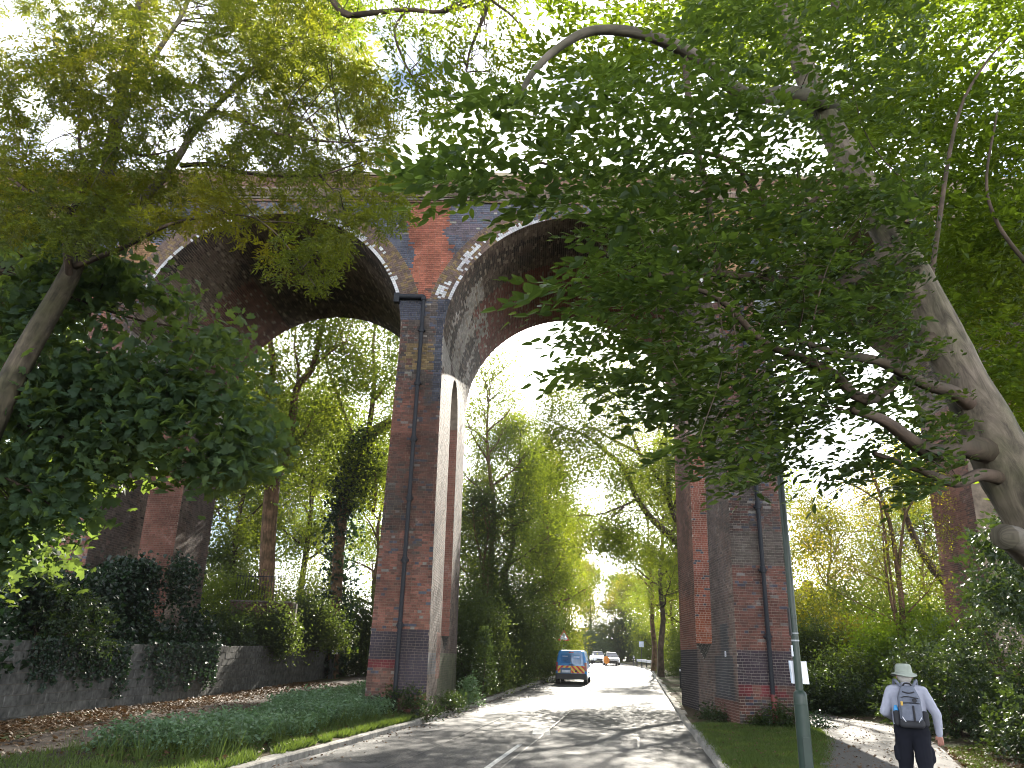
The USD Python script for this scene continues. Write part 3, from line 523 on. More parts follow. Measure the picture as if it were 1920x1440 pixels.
long_box('parapet', DEPTH - .36, DEPTH, ZC + .55, 17.50, MASONRY); long_box('deck', .37, DEPTH - .37, ZC + .61, ZC + .72, SOIL)
for s_, l in ((-.02, 'pale plate on the parapet'), (1.42, 'pale plate on the parapet')):
    G = Geo(); G.box([s_, -.14, 17.16], [s_ + .085, -.05, 17.50], lambda v: V(v[:, 0], v[:, 1], v[:, 2])); obj('bracket', G.get(), PALE, via)
# drainpipes with collars
def drain(sc, s, ztop, k, lower=None):
    P = UsdGeom.Xform.Define(stage, uniq('/World/viaduct', 'drainpipe')); T = -.11
    G = Geo(); zb = lower or .25; tube(G, V([s, s], [T, T], [ztop, zb]), .062, 10); obj('pipe', G.get(), IRON, P, smooth=40)
    z = ztop - 1.1
    while z > zb + .3:
        G = Geo(); tube(G, V([s] * 4, [T] * 4, [z - .09, z - .085, z + .085, z + .09]), [.066, .082, .082, .066], 10); G.box([s - .11, T - .02, z - .03], [s + .11, -.0, z + .03], lambda v: V(v[:, 0], v[:, 1], v[:, 2])); obj('collar', G.get(), IRON, P, smooth=40); z -= 1.83
    return P
P = drain(-.0, -.0, 12.72, 0)
G = Geo(); tube(G, smooth_path(V([-.95, -.2, -.03, .0], [-.10, -.10, -.11, -.11], [12.80, 12.80, 12.79, 12.66]), 4), .085, 10); G.box([-.98, -.18, 12.58], [-.80, .0, 12.9], lambda v: V(v[:, 0], v[:, 1], v[:, 2])); obj('hopper', G.get(), IRON, P, smooth=40)
P = drain(PITCHV, PITCHV + .05, 12.7, 1, .95)
G = Geo(); tube(G, V([PITCHV + .06] * 2, [-.11] * 2, [.95, .2]), .068, 10); obj('pipe_foot', G.get(), REDPIPE, P, smooth=40)
G = Geo(); G.box([PITCHV - hw(2.0) - .005 - .012, 1.20, 1.90], [PITCHV - hw(2.0) - .004, 1.34, 2.06], lambda v: V(v[:, 0], v[:, 1], v[:, 2])); pl = obj('number_plate', G.get(), WHITE, via)
G = Geo()
for i in range(4): G.box([PITCHV - hw(2.0) - .0205, 1.22 + .01 * (i % 2), 1.92 + i * .03], [PITCHV - hw(2.0) - .0175, 1.31, 1.93 + i * .03], lambda v: V(v[:, 0], v[:, 1], v[:, 2]))
obj('plate_marking', G.get(), IRON, pl)
# handrail on top
hr = thing('handrail', 'thin steel handrail on posts along the top of the viaduct', 'railing', (*VO, 17.0))
for i, s in enumerate(np.arange(-18, 14, 2.7) + 1.05):
    G = Geo(); G.box([s - .03, .97, ZC + .7], [s + .03, 1.03, 18.75], lambda v: V(v[:, 0], v[:, 1], v[:, 2])); obj('post', G.get(), STEEL, hr)
for z in (18.22, 18.7):
    G = Geo(); tube(G, V([-20, 14], [1, 1], [z, z]), .022, 6); obj('rail', G.get(), STEEL, hr)

# grassy soil under the lawn between the right kerb and the footpath
LAWN = plain('lawn_soil', (.055, .075, .022), .95, noise=(5, .5), spec=.1)
yl = np.arange(6, 24, .5); ul = np.linspace(0, 1, 9); U, YL = np.meshgrid(ul, yl); xa = cx(YL) + DR + .26; xb = np.interp(YL, [6, 8, 11.5, 14.6, 18.2, 21.5, 24], [2.3, 2.95, 4.25, 5.6, 7.1, 8.15, 8.4]); XL = xa + (xb - xa) * U
obj('lawn', grid_mesh(XL, YL, gz(XL, YL) + .012), LAWN, smooth=True, kind='structure')
# ------------------------------------------------------------------ foliage
def leaf_ovate(L, W, fold=.10, droop=.08):
    v = np.array([[0, 0, 0], [L, 0, -droop * L], [.5 * L, 0, -.01 * L], [.28 * L, .46 * W, fold * W], [.68 * L, .36 * W, fold * W * .6 - droop * .4 * L], [.28 * L, -.46 * W, fold * W], [.68 * L, -.36 * W, fold * W * .6 - droop * .4 * L]])
    return v, np.array([[0, 2, 3], [3, 2, 4], [4, 2, 1], [0, 5, 2], [5, 6, 2], [6, 1, 2]])
def leaf_dia(L, W, fold=.15):
    return np.array([[0, 0, 0], [.45 * L, -.5 * W, fold * W], [L, 0, -.1 * L], [.45 * L, .5 * W, fold * W]]), np.array([[0, 1, 2], [0, 2, 3]])
def leaf_palm(L):
    a = np.radians([-125, -85, -62, -45, -28, 0, 28, 45, 62, 85, 125]); r = np.array([.42, .62, .40, .72, .44, .62, .44, .72, .40, .62, .42]) * L
    v = np.vstack([[0.32 * L, 0, .02 * L], np.stack([.32 * L + r * np.cos(a), r * np.sin(a), -.10 * L * np.abs(np.sin(a)) - .06 * L * (np.arange(11) % 2)], 1)])
    return v, np.array([[0, i, i + 1] for i in range(1, 11)] + [[0, 11, 1]])
def leaf_ivy(L):
    v = np.array([[0, 0, 0], [.05 * L, -.5 * L, 0], [.5 * L, -.42 * L, .04 * L], [L, 0, -.05 * L], [.5 * L, .42 * L, .04 * L], [.05 * L, .5 * L, 0], [.4 * L, 0, -.03 * L]])
    return v, np.array([[0, 1, 6], [1, 2, 6], [2, 3, 6], [3, 4, 6], [4, 5, 6], [5, 0, 6]])
def euler(rng, n, sx, sy, sz):
    a, b, c = (rng.normal(0, s, n) for s in (sx, sy, sz)); ca, sa, cb, sb, cc, sc = np.cos(a), np.sin(a), np.cos(b), np.sin(b), np.cos(c), np.sin(c); R = np.zeros((n, 3, 3))
    R[:, 0] = np.stack([cb * cc, -cb * sc, sb], 1); R[:, 1] = np.stack([ca * sc + sa * sb * cc, ca * cc - sa * sb * sc, -sa * cb], 1); R[:, 2] = np.stack([sa * sc - ca * sb * cc, sa * cc + ca * sb * sc, ca * cb], 1); return R
def join(items):
    v, f, n = [], [], 0
    for a, b in items: v.append(a); f.append(b + n); n += len(a)
    return np.vstack(v), np.vstack(f)
def twig_strip(pts, w=.004):
    p = np.asarray(pts); n = len(p); v = np.vstack([p + [0, w, 0], p - [0, w, 0]]); return v, np.array([[i, i + 1, n + i + 1] for i in range(n - 1)] + [[i, n + i + 1, n + i] for i in range(n - 1)])
def spray_flat(rng, n=11, length=.42, L=(.055, .095), asp=.55, leaf=leaf_ovate, tilt=.35, ang=.9):
    out = []; cur = rng.normal(0, .25)
    for i in range(n):
        u = (i + .6) / n; x = length * u; p = np.array([x, cur * x * x * .6, -.25 * length * u * u]); side = 1 if i % 2 else -1
        l = rng.uniform(*L) * (1 - .35 * abs(u - .5)); a = side * ang * (1 - .5 * u) * rng.uniform(.75, 1.25)
        if i == n - 1: a *= .2
        v, f = leaf(l, l * asp * rng.uniform(.85, 1.15)); R = euler(rng, 1, tilt, tilt * .7, .15)[0]; ca, sa = math.cos(a), math.sin(a)
        out.append((v @ R.T @ np.array([[ca, sa, 0], [-sa, ca, 0], [0, 0, 1]]) + p, f))
    return join(out)
def spray_ash(rng, k=4, L=.26):
    out = []
    for q in range(k):
        az = rng.normal(0, .8); el = rng.normal(-.15, .35); ll = L * rng.uniform(.7, 1.2); comp = []
        for i in range(5):
            for s in (-1, 1):
                l = ll * .36 * rng.uniform(.8, 1.15); v, f = leaf_dia(l, l * .30); a = s * rng.uniform(.7, 1.1); ca, sa = math.cos(a), math.sin(a); R = euler(rng, 1, .4, .3, .1)[0]
                u = .3 + .7 * i / 5; comp.append((v @ R.T @ np.array([[ca, sa, 0], [-sa, ca, 0], [0, 0, 1]]) + [ll * u, 0, -.45 * ll * u * u], f))
        v, f = leaf_dia(ll * .36, ll * .11); comp.append((v + [ll, 0, -.45 * ll], f)); v, f = join(comp)
        R = np.array([[math.cos(el), 0, -math.sin(el)], [0, 1, 0], [math.sin(el), 0, math.cos(el)]]); Z = np.array([[math.cos(az), -math.sin(az), 0], [math.sin(az), math.cos(az), 0], [0, 0, 1]])
        out.append((v @ R.T @ Z.T, f))
    return join(out)
def spray_clump(rng, n=8, L=(.12, .2), asp=.6, spread=.35, leaf=None, tilt=.7, flat=.6):
    out = []
    for i in range(n):
        l = rng.uniform(*L); v, f = leaf(l) if leaf else leaf_dia(l, l * asp); R = euler(rng, 1, tilt, tilt, 0)[0]; a = rng.uniform(0, 2 * PI); ca, sa = math.cos(a), math.sin(a)
        out.append((v @ R.T @ np.array([[ca, sa, 0], [-sa, ca, 0], [0, 0, 1]]) + rng.normal(0, spread, 3) * [1, 1, flat], f))
    return join(out)
def bake(protos, pos, R, scale, rng):
    pos = np.asarray(pos); n = len(pos); scale = np.broadcast_to(scale, (n,)); pick = rng.integers(0, len(protos), n); vs, fs, c = [], [], 0
    for k, (v, f) in enumerate(protos):
        i = np.where(pick == k)[0]
        if not len(i): continue
        w = np.einsum('nij,mj->nmi', R[i], v) * scale[i, None, None] + pos[i, None]; vs.append(w.reshape(-1, 3)); fs.append((f[None] + len(v) * np.arange(len(i))[:, None, None]).reshape(-1, 3) + c); c += len(v) * len(i)
    return np.vstack(vs), np.vstack(fs)
pr = np.random.default_rng(77)
P_HORN = [spray_flat(pr, int(pr.integers(9, 13))) for _ in range(8)]
P_HORNS = [spray_flat(pr, int(pr.integers(8, 11)), .40, (.07, .11), .55, leaf_dia) for _ in range(6)]
P_ASH = [spray_ash(pr) for _ in range(8)]
P_SYC = [spray_clump(pr, 16, (.14, .22), spread=.28, leaf=leaf_palm, tilt=.75) for _ in range(6)]
P_MID = [spray_clump(pr, 44, (.11, .19), spread=.52) for _ in range(8)]
P_FINE = [spray_clump(pr, 46, (.09, .15), .5, spread=.38) for _ in range(8)]
P_FAR = [spray_clump(pr, 40, (.18, .30), .6, spread=.75) for _ in range(8)]
P_IVY = [spray_clump(pr, 12, (.07, .12), spread=.17, leaf=leaf_ivy, tilt=.9) for _ in range(6)]
P_BRM = [join([(lambda v, f, R: (v @ R.T, f))(*spray_flat(pr, 7, .30, (.07, .115), .62, leaf_ovate, .5, 1.0), euler(pr, 1, .6, .6, .8)[0]) for _k in range(3)]) for _ in range(6)]
P_WEED = [spray_clump(pr, 9, (.06, .10), .6, spread=.09, tilt=.5) for _ in range(6)]
scatter = Inst
def poly_points(rng, poly, n, Yf, thr=.42, ns=1.2, seed=0, holes=()):
    P = Polygon(poly); x0, y0, x1, y1 = P.bounds; out = []; k = 0
    H = [(Point(a, b).buffer(1), a, b, r) for a, b, r in holes]
    while k < n:
        q = rng.uniform([x0, y0], [x1, y1], (n * 2, 2)); q = q[shapely.contains_xy(P, q[:, 0], q[:, 1])]
        for _, a, b, r in H: q = q[(np.hypot(q[:, 0] - a, q[:, 1] - b) > r) | (rng.random(len(q)) < .10)]
        Y = Yf(q[:, 0], q[:, 1], rng.random(len(q))); w = np.array([at(a, b, y) for (a, b), y in zip(q, Y)])
        w = w[meshkit.fbm(w * ns, 3, seed) > thr]; out.append(w); k += len(w)
    return np.vstack(out)[:n]
def dirs(rng, n, mean, sd):
    return np.asarray(mean, float) + rng.normal(0, 1, (n, 3)) * sd
def pxpath(l, k=5): return smooth_path(np.array([at(a, b, y) for a, b, y in l]), k)
def taper(n, r0, r1, p=1.0): return r0 + (r1 - r0) * np.linspace(0, 1, n) ** p
def bark_part(parent, name, paths, mat, sides=8, wob=.12, label=None):
    G = Geo()
    for i, (p, r) in enumerate(paths): tube(G, p, r, sides, wob=wob, seed=i + len(p))
    v, f = G.get(); return obj(name, (v, f), mat, parent, smooth=True, uv=G.guv(), label=label, kind='stuff' if name == 'twigs' else None)
def twigs(rng, limbs, pts, k, r=(.012, .004)):
    """Thin branchlets from the nearest limb to some of the leaf sprays."""
    allp = np.vstack(limbs); out = []
    for i in rng.choice(len(pts), min(k, len(pts)), replace=False):
        b = pts[i]; dd = np.linalg.norm(allp - b, axis=1); cand = np.where(dd < dd.min() * 1.25 + .25)[0]; a = allp[rng.choice(cand)]; L = dd.min()
        if L < .15: continue
        mid = (a + b) / 2 + rng.normal(0, .10 * L, 3) + [0, 0, .08 * L]; p = smooth_path([a, mid, b], 4); s = min(1.8, .6 + L * .25); out.append((p, taper(len(p), r[0] * s, r[1])))
    return out
def auto_skeleton(rng, base, H, r0, lean, cr, cb, nl=13, sub=6, el=(.35, 1.0), shape=1.0):
    base = np.asarray(base, float); h = np.linspace(0, 1, 9); top = base + [lean[0], lean[1], H]
    tr = base + (top - base) * h[:, None] + np.stack([np.cumsum(rng.normal(0, .012 * H, 9)) * (h > 0), np.cumsum(rng.normal(0, .012 * H, 9)) * (h > 0), np.zeros(9)], 1); tr = smooth_path(tr, 3)
    paths = [(tr, taper(len(tr), r0, .03, .8))]; anch, ad = [], []; az = rng.uniform(0, 6.28)
    for i in range(nl):
        u = cb + (.97 - cb) * (i + .5) / nl; az += 2.4 + rng.normal(0, .3); o = np.array([np.interp(u, np.linspace(0, 1, len(tr)), tr[:, k]) for k in range(3)])
        q = (u - cb) / (1 - cb); prof = math.sin(PI * min(1, .22 + .78 * q) ** shape) * .85 + .25; L = cr * prof * rng.uniform(.8, 1.15); e = el[0] + (el[1] - el[0]) * q + rng.normal(0, .12)
        d = np.array([math.cos(az) * math.cos(e), math.sin(az) * math.cos(e), math.sin(e)]); n = 6; pts = [o]
        for k in range(n): d = d + rng.normal(0, .13, 3) + [0, 0, .05]; d /= np.linalg.norm(d); pts.append(pts[-1] + d * L / n)
        pts = np.array(pts); rr = r0 * .42 * (1 - u * .6); paths.append((smooth_path(pts, 2), taper(2 * n + 1, rr, .012)))
        for k in range(sub):
            v = .3 + .7 * (k + .5) / sub; o2 = np.array([np.interp(v, np.linspace(0, 1, n + 1), pts[:, m]) for m in range(3)]); d2 = d + rng.normal(0, .75, 3); d2 /= np.linalg.norm(d2); L2 = L * .38 * rng.uniform(.6, 1.2)
            p2 = np.array([o2, o2 + d2 * L2 * .5 + rng.normal(0, .05 * L2, 3), o2 + d2 * L2 + rng.normal(0, .08 * L2, 3) - [0, 0, .05 * L2]]); paths.append((p2, taper(3, rr * .35, .006)))
            for w in (.25, .5, .75, 1.0): anch.append(p2[0] + (p2[2] - p2[0]) * w); ad.append(d2)
        anch.append(pts[-1]); ad.append(d)
    return paths, np.array(anch), np.array(ad)
def small_paths(G, paths, s0=7):
    for i, (p, r) in enumerate(paths): tube(G, p, r, s0 if i == 0 else (5 if len(p) > 6 else 3), cap=False, wob=.1 if i == 0 else 0, seed=i)
def tree(name, label, base, H, r0, cr, cb, nsp, protos, leafm, barkm, seed, lean=(0, 0), nl=13, sub=6, jit=.4, scale=1.0, group=None, el=(.35, 1.0), cat='tree', shape=1.0, droop=-.1, squash=1):
    rng = np.random.default_rng(seed); base = np.array([base[0], base[1], base[2] if len(base) > 2 else float(gz(base[0], base[1])) - .05])
    t = thing(name, label, cat, base, group=group); paths, an, ad = auto_skeleton(rng, base, H, r0, lean, cr, cb, nl, sub, el, shape)
    G = Geo(); small_paths(G, paths); v, f = G.get(); obj('trunk', (v, f), barkm, t, smooth=True, uv=G.guv())
    i = rng.integers(0, len(an), nsp); pos = an[i] + rng.normal(0, jit, (nsp, 3)); d = ad[i] + rng.normal(0, .6, (nsp, 3)) + [0, 0, droop]
    obj('crown', scatter(protos, pos, rot_to(d), rng.uniform(.75, 1.25, nsp) * scale, rng), leafm, t, kind='stuff'); return t
def bush(name, label, c, r, nsp, protos, leafm, seed, stems=9, barkm=None, scale=1.0, group=None, cat='shrub', hollow=.35, ns=1.3, thr=.40):
    """A shrub rooted at c with radii r: stems that fan out, sprays through the volume of an uneven mound."""
    rng = np.random.default_rng(seed); c = np.array([c[0], c[1], c[2] if len(c) > 2 else float(gz(c[0], c[1])) - .03]); t = thing(name, label, cat, c, group=group); r = np.asarray(r, float)
    u = rng.normal(0, 1, (nsp * 6, 3)); u[:, 2] = np.abs(u[:, 2]); u /= np.linalg.norm(u, axis=1, keepdims=True)
    lump = .62 + .75 * meshkit.fbm(u * 1.7 + seed, 3, seed); rad = (hollow + (1 - hollow) * rng.random(len(u)) ** .45) * lump; p = u * rad[:, None] * r
    ok = meshkit.fbm((p + c) * ns, 3, seed + 1) > thr; p, u = p[ok][:nsp], u[ok][:nsp]; pos = c + p + [0, 0, .06 * r[2]]
    G = Geo()
    for i in range(stems):
        a = p[rng.integers(len(p))] * .85; q = np.array([[0, 0, 0], a * [.35, .35, .5], a]) + c + rng.normal(0, .04, (3, 3)) * r; q[0] = c + rng.normal(0, .08, 3) * r * [1, 1, 0]; q = smooth_path(q, 4); tube(G, q, taper(len(q), .018 + .012 * r[2], .005), 4, cap=False)
    v, f = G.get(); obj('stems', (v, f), barkm or B_dark, t, smooth=True, uv=G.guv(), kind='stuff')
    d = u * [1, 1, .5] + rng.normal(0, .45, (len(p), 3)); obj('foliage', scatter(protos, pos, rot_to(d), rng.uniform(.75, 1.25, len(p)) * scale, rng), leafm, t, kind='stuff'); return t
# ------------------------------------------------------------------ the foreground hornbeam on the right
rg = np.random.default_rng(101)
hb = thing('hornbeam_tree', 'big pale leaning tree at right whose dark leafy branches hang across the road', 'tree', (6.9, 8.2, .15))
trunk = pxpath([(2110, 1330, 8.3), (2020, 1120, 8.2), (1930, 950, 8.1), (1862, 820, 8.1), (1795, 690, 8.2), (1725, 550, 8.4), (1668, 440, 8.6), (1600, 320, 8.8), (1535, 190, 9.0), (1490, 80, 9.2), (1462, -20, 9.4), (1440, -140, 9.6)], 5)
trunk[0:1] = [[6.9, 8.2, .0]]; n = len(trunk)
rt = np.interp(np.linspace(0, 1, n), [0, .18, .36, .55, .72, .85, 1], [.40, .33, .245, .21, .17, .14, .11])
bark_part(hb, 'trunk', [(trunk, rt)], B_horn, 18, .16)
LB = []; B_limb = bark('limb_bark', (.03, .026, .020), (.11, .095, .075), (7, 1.0), .5)
def limb(px, r0, r1, mat=B_limb, sides=9, name='branch', par=None):
    p = pxpath(px, 5); LB.append(p); bark_part(par or hb, name, [(p, taper(len(p), r0, r1, .8))], mat, sides, .14); return p
limb([(1872, 850, 8.1), (1800, 838, 7.7), (1755, 850, 7.4), (1715, 832, 7.0), (1660, 790, 6.7), (1600, 770, 6.4)], .145, .035, B_dark)
limb([(1835, 770, 8.1), (1790, 738, 7.8), (1730, 718, 7.5), (1655, 680, 7.1), (1575, 664, 6.7), (1500, 640, 6.3)], .10, .025, B_dark)
limb([(1680, 470, 8.5), (1620, 500, 8.1), (1565, 545, 7.8), (1540, 528, 7.6), (1490, 530, 7.4), (1400, 518, 7.0), (1290, 512, 6.6), (1200, 520, 6.2)], .12, .02, B_dark)
limb([(1760, 620, 8.3), (1640, 745, 7.2), (1560, 700, 6.9), (1500, 670, 6.7), (1430, 640, 6.5), (1360, 570, 6.3), (1290, 540, 6.0), (1210, 560, 5.7)], .07, .015, B_dark)
limb([(1905, 905, 8.1), (1840, 890, 7.8), (1790, 905, 7.4), (1720, 880, 7.1), (1640, 850, 6.8)], .09, .02, B_dark)
limb([(1565, 200, 8.9), (1480, 175, 8.5), (1400, 180, 8.1), (1310, 110, 7.9), (1240, 75, 7.7), (1170, 58, 7.5), (1100, 60, 7.4), (1040, 95, 7.3), (1000, 135, 7.2), (975, 175, 7.1)], .13, .03)
limb([(1285, 110, 7.9), (1292, 190, 7.7), (1302, 260, 7.5), (1325, 350, 7.2), (1340, 450, 7.0), (1350, 520, 6.9)], .045, .03, B_dark)
limb([(1455, 425, 7.6), (1380, 310, 7.2), (1290, 285, 7.0), (1240, 305, 6.9), (1180, 322, 6.7), (1080, 315, 6.4), (980, 300, 6.2)], .04, .012, B_dark)
limb([(1490, 440, 7.6), (1500, 400, 7.4), (1560, 355, 7.3), (1640, 358, 7.2), (1720, 368, 7.2)], .03, .012, B_dark)
limb([(1740, 560, 8.4), (1790, 240, 9.0), (1840, 130, 9.5), (1900, 60, 9.8)], .035, .012, B_dark)
limb([(1990, 560, 9.0), (1905, 470, 9.0), (1862, 400, 9.0), (1850, 330, 9.0), (1870, 210, 9.1)], .035, .015, B_dark)
limb([(1560, 40, 9.2), (1573, -30, 9.2)], .07, .06, B_dark)
limb([(1930, 1040, 7.9), (1900, 1012, 7.5), (1882, 1006, 7.3)], .15, .12)
hpoly = [(740, 312), (860, 265), (845, 215), (905, 150), (960, 180), (1020, 150), (1120, 110), (1250, 70), (1330, -50), (1720, -50), (1760, 150), (1740, 420), (1700, 520), (1790, 700), (1700, 760), (1790, 830), (1800, 905), (1700, 930), (1640, 900), (1540, 850), (1480, 880), (1420, 925), (1290, 870), (1265, 800), (1150, 775), (1095, 705), (1040, 612), (1100, 565), (1000, 512), (1120, 480), (1080, 400), (880, 372)]
hY = lambda x, y, u: 4.3 + (np.clip((x - 900) / 800, 0, 1)) * 1.6 + u * (1.4 + .9 * np.clip((x - 1000) / 600, 0, 1))
holes = [(980, 285, 42), (1000, 320, 34), (900, 240, 34), (1650, 665, 42), (1560, 840, 40), (1600, 780, 40), (1540, 150, 30), (1040, 650, 36), (1010, 560, 26), (1380, 250, 20), (1440, 240, 20), (1690, 470, 30), (1740, 600, 40), (1760, 700, 40), (1650, 480, 28), (1120, 640, 20), (1600, 520, 30), (1530, 170, 28), (1700, 850, 22), (1495, 90, 36), (1540, 195, 30), (1655, 430, 40), (1600, 325, 22)]
hp = poly_points(rg, hpoly, 1450, hY, .41, 1.5, 3, holes)
hd = dirs(rg, len(hp), (-.9, -.35, -.12), (.45, .5, .16)); Rh = rot_to(hd, np.array([0, 0, 1.0]) + rg.normal(0, .22, (len(hp), 3)))
hp2 = poly_points(rg, [(1130, 500), (1500, 400), (1720, 500), (1810, 760), (1800, 910), (1640, 905), (1480, 885), (1420, 920), (1290, 860), (1180, 770), (1060, 690)], 800, lambda x, y, u: 6.2 + np.clip((x - 1100) / 700, 0, 1) * .8 + u * 1.6, .36, 1.5, 4, holes)
hp3 = poly_points(rg, [(1430, 60), (1560, 40), (1730, 400), (1700, 470), (1620, 440), (1500, 250)], 60, lambda x, y, u: 6.4 + u * 1.6, .3, 1.5, 8)
hp4 = poly_points(rg, [(1110, 330), (1450, 300), (1720, 340), (1740, 540), (1400, 560), (1150, 500)], 420, lambda x, y, u: 7.0 + u * 1.6, .34, 1.5, 14, [(1655, 430, 40), (1440, 240, 20)])
hp = np.vstack([hp, hp2, hp3, hp4]); hd = dirs(rg, len(hp), (-.9, -.35, -.12), (.45, .5, .16)); Rh = rot_to(hd, np.array([0, 0, 1.0]) + rg.normal(0, .22, (len(hp), 3)))
hv, hf = bake(P_HORN, hp - .28 * Rh[:, :, 0], Rh, rg.uniform(1.0, 1.85, len(hp)), rg)
isl = trimesh.graph.connected_component_labels(np.vstack([hf[:, :2], hf[:, 1:]]), len(hv)); nl_ = isl.max() + 1
cam_d = np.full(nl_, 1e9); np.minimum.at(cam_d, isl, np.linalg.norm(hv - EYE, axis=1)); near = np.argsort(cam_d)[:300]; fi = isl[hf[:, 0]]
for k in near:
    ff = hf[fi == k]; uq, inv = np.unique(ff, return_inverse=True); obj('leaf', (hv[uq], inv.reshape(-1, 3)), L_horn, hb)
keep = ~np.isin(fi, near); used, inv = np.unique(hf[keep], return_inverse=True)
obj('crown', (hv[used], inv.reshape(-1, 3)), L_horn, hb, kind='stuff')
bark_part(hb, 'twigs', twigs(rg, LB, hp, 70, (.011, .003)), B_dark, 4, 0)
up1 = poly_points(rg, [(1290, -60), (1990, -60), (1990, 470), (1790, 420), (1640, 330), (1500, 190), (1290, 100)], 2700, lambda x, y, u: 9.2 + 3.2 * u, .42, .8, 5, [(1540, 150, 30), (1830, 110, 40), (1900, 140, 40)])
rb_ = poly_points(rg, [(1690, 430), (1990, 380), (1990, 960), (1900, 860), (1800, 640), (1740, 540)], 1700, lambda x, y, u: 10 + 3 * u, .40, .9, 6)
up2 = poly_points(rg, [(1000, 140), (1050, 30), (1180, -20), (1310, -20), (1280, 220), (1120, 190)], 260, lambda x, y, u: 8.4 + 1.8 * u, .45, 1.2, 7)
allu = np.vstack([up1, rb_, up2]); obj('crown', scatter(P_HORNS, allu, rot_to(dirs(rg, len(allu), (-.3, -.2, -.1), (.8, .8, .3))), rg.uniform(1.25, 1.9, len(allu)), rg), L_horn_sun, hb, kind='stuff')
# a tree whose branches reach over from above the frame
ov = thing('overhanging_tree', 'tree with thin leafy branches hanging into the top of the picture', 'tree', (-9.5, 4.5, 1.8))
p1 = smooth_path(np.array([[-9.5, 4.5, 1.8], [-9.2, 5.0, 6], [-8.2, 5.8, 10.5], [-5.5, 7.2, 13.4], at(560, -160, 9.2)]), 5)
bark_part(ov, 'trunk', [(p1, taper(len(p1), .3, .09))], B_ash, 10)
ovl = []
for px, r0 in (([(560, -160, 9.2), (600, -60, 9.2), (640, 22, 9.3), (700, 24, 9.4), (760, 18, 9.5), (830, 22, 9.6), (900, 5, 9.7), (930, -20, 9.8)], .07), ([(830, 22, 9.6), (905, -10, 9.7), (910, 20, 9.6), (895, 60, 9.5), (880, 100, 9.4), (875, 135, 9.4)], .05), ([(760, 18, 9.5), (740, 60, 9.5), (760, 120, 9.5), (790, 170, 9.5)], .025), ([(905, -10, 9.7), (960, 30, 9.8), (990, 70, 9.9)], .025)):
    p = pxpath(px, 4); ovl.append(p); bark_part(ov, 'branch', [(p, taper(len(p), r0, .012))], B_dark, 7)
op = poly_points(rg, [(600, -50), (1090, -60), (1000, 90), (985, 175), (925, 165), (880, 200), (800, 245), (735, 140), (700, 70), (620, 50)], 800, lambda x, y, u: 8.8 + 1.6 * u, .44, 1.2, 9, [(680, 100, 40), (1010, 20, 50), (760, 90, 30)])
obj('crown', scatter(P_HORNS, op, rot_to(dirs(rg, len(op), (.3, -.2, -.7), (.5, .5, .3))), rg.uniform(.8, 1.15, len(op)), rg), L_horn_sun, ov, kind='stuff')
bark_part(ov, 'twigs', twigs(rg, ovl, op, 60, (.01, .004)), B_dark, 4, 0)
# ------------------------------------------------------------------ ash and sycamore on the left bank
ash = thing('ash_tree', 'tall ash tree with feathery yellow green leaves leaning over the wall at left', 'tree', (*at(-150, 1050, 12.5)[:2], 1.7))
tb = at(-150, 1050, 12.5); AL = []
tp = np.vstack([[[tb[0], tb[1], 1.3]], np.array([at(*q) for q in [(-60, 900, 12.5), (10, 740, 12.5), (60, 640, 12.5), (128, 520, 12.5), (165, 430, 12.5), (192, 370, 12.6), (214, 250, 12.8), (240, 120, 13), (262, 10, 13.2), (275, -100, 13.4)]])])
tp = smooth_path(tp, 4); bark_part(ash, 'trunk', [(tp, np.interp(np.linspace(0, 1, len(tp)), [0, .4, .6, 1], [.25, .18, .145, .075]))], B_ash2, 12, .12)
for px, r0, r1, mt in (([(150, 480, 12.5), (200, 430, 12.4), (270, 372, 12.2), (330, 300, 12.0), (372, 235, 11.9), (440, 165, 11.8), (520, 100, 11.8), (600, 40, 11.8)], .13, .02, B_ash),
    ([(130, 515, 12.4), (124, 450, 12.0), (126, 412, 11.8), (150, 370, 11.6), (168, 325, 11.5), (190, 292, 11.4), (222, 275, 11.3), (270, 292, 11.2), (330, 280, 11.1)], .075, .015, B_dark), ([(126, 412, 11.8), (95, 385, 11.7), (45, 355, 11.6), (0, 318, 11.5), (-60, 290, 11.4)], .055, .02, B_dark),
    ([(140, 500, 12.4), (190, 480, 12.0), (240, 460, 11.7), (300, 428, 11.4), (360, 410, 11.2), (430, 402, 11.0), (480, 408, 10.9)], .06, .015, B_dark), ([(168, 325, 11.5), (150, 280, 11.5), (150, 200, 11.6), (160, 90, 11.8), (190, 20, 12)], .035, .01, B_dark),
    ([(340, 310, 12.0), (400, 308, 11.6), (450, 322, 11.4), (520, 330, 11.2), (600, 328, 11.0), (690, 300, 10.8)], .05, .012, B_dark), ([(345, 260, 12), (395, 215, 11.8), (430, 215, 11.6), (500, 245, 11.4), (580, 262, 11.2), (660, 268, 11)], .05, .012, B_dark), ([(372, 235, 11.9), (470, 130, 12.2), (560, 75, 12.4), (640, 60, 12.6)], .05, .012, B_dark),
    ([(214, 250, 12.8), (262, 150, 12.9), (300, 90, 13), (345, 20, 13.2), (370, -60, 13.4)], .09, .04, B_ash), ([(262, 150, 12.9), (252, 90, 13.0), (275, 10, 13.2), (290, -60, 13.4)], .07, .03, B_dark), ([(480, 408, 10.9), (520, 440, 10.7), (560, 490, 10.6), (590, 535, 10.5)], .015, .005, B_dark), ([(600, 328, 11), (640, 380, 10.8), (650, 440, 10.6)], .015, .005, B_dark)):
    p = pxpath(px, 4); AL.append(p); bark_part(ash, 'branch', [(p, taper(len(p), r0, r1, .8))], mt, 8, .12)
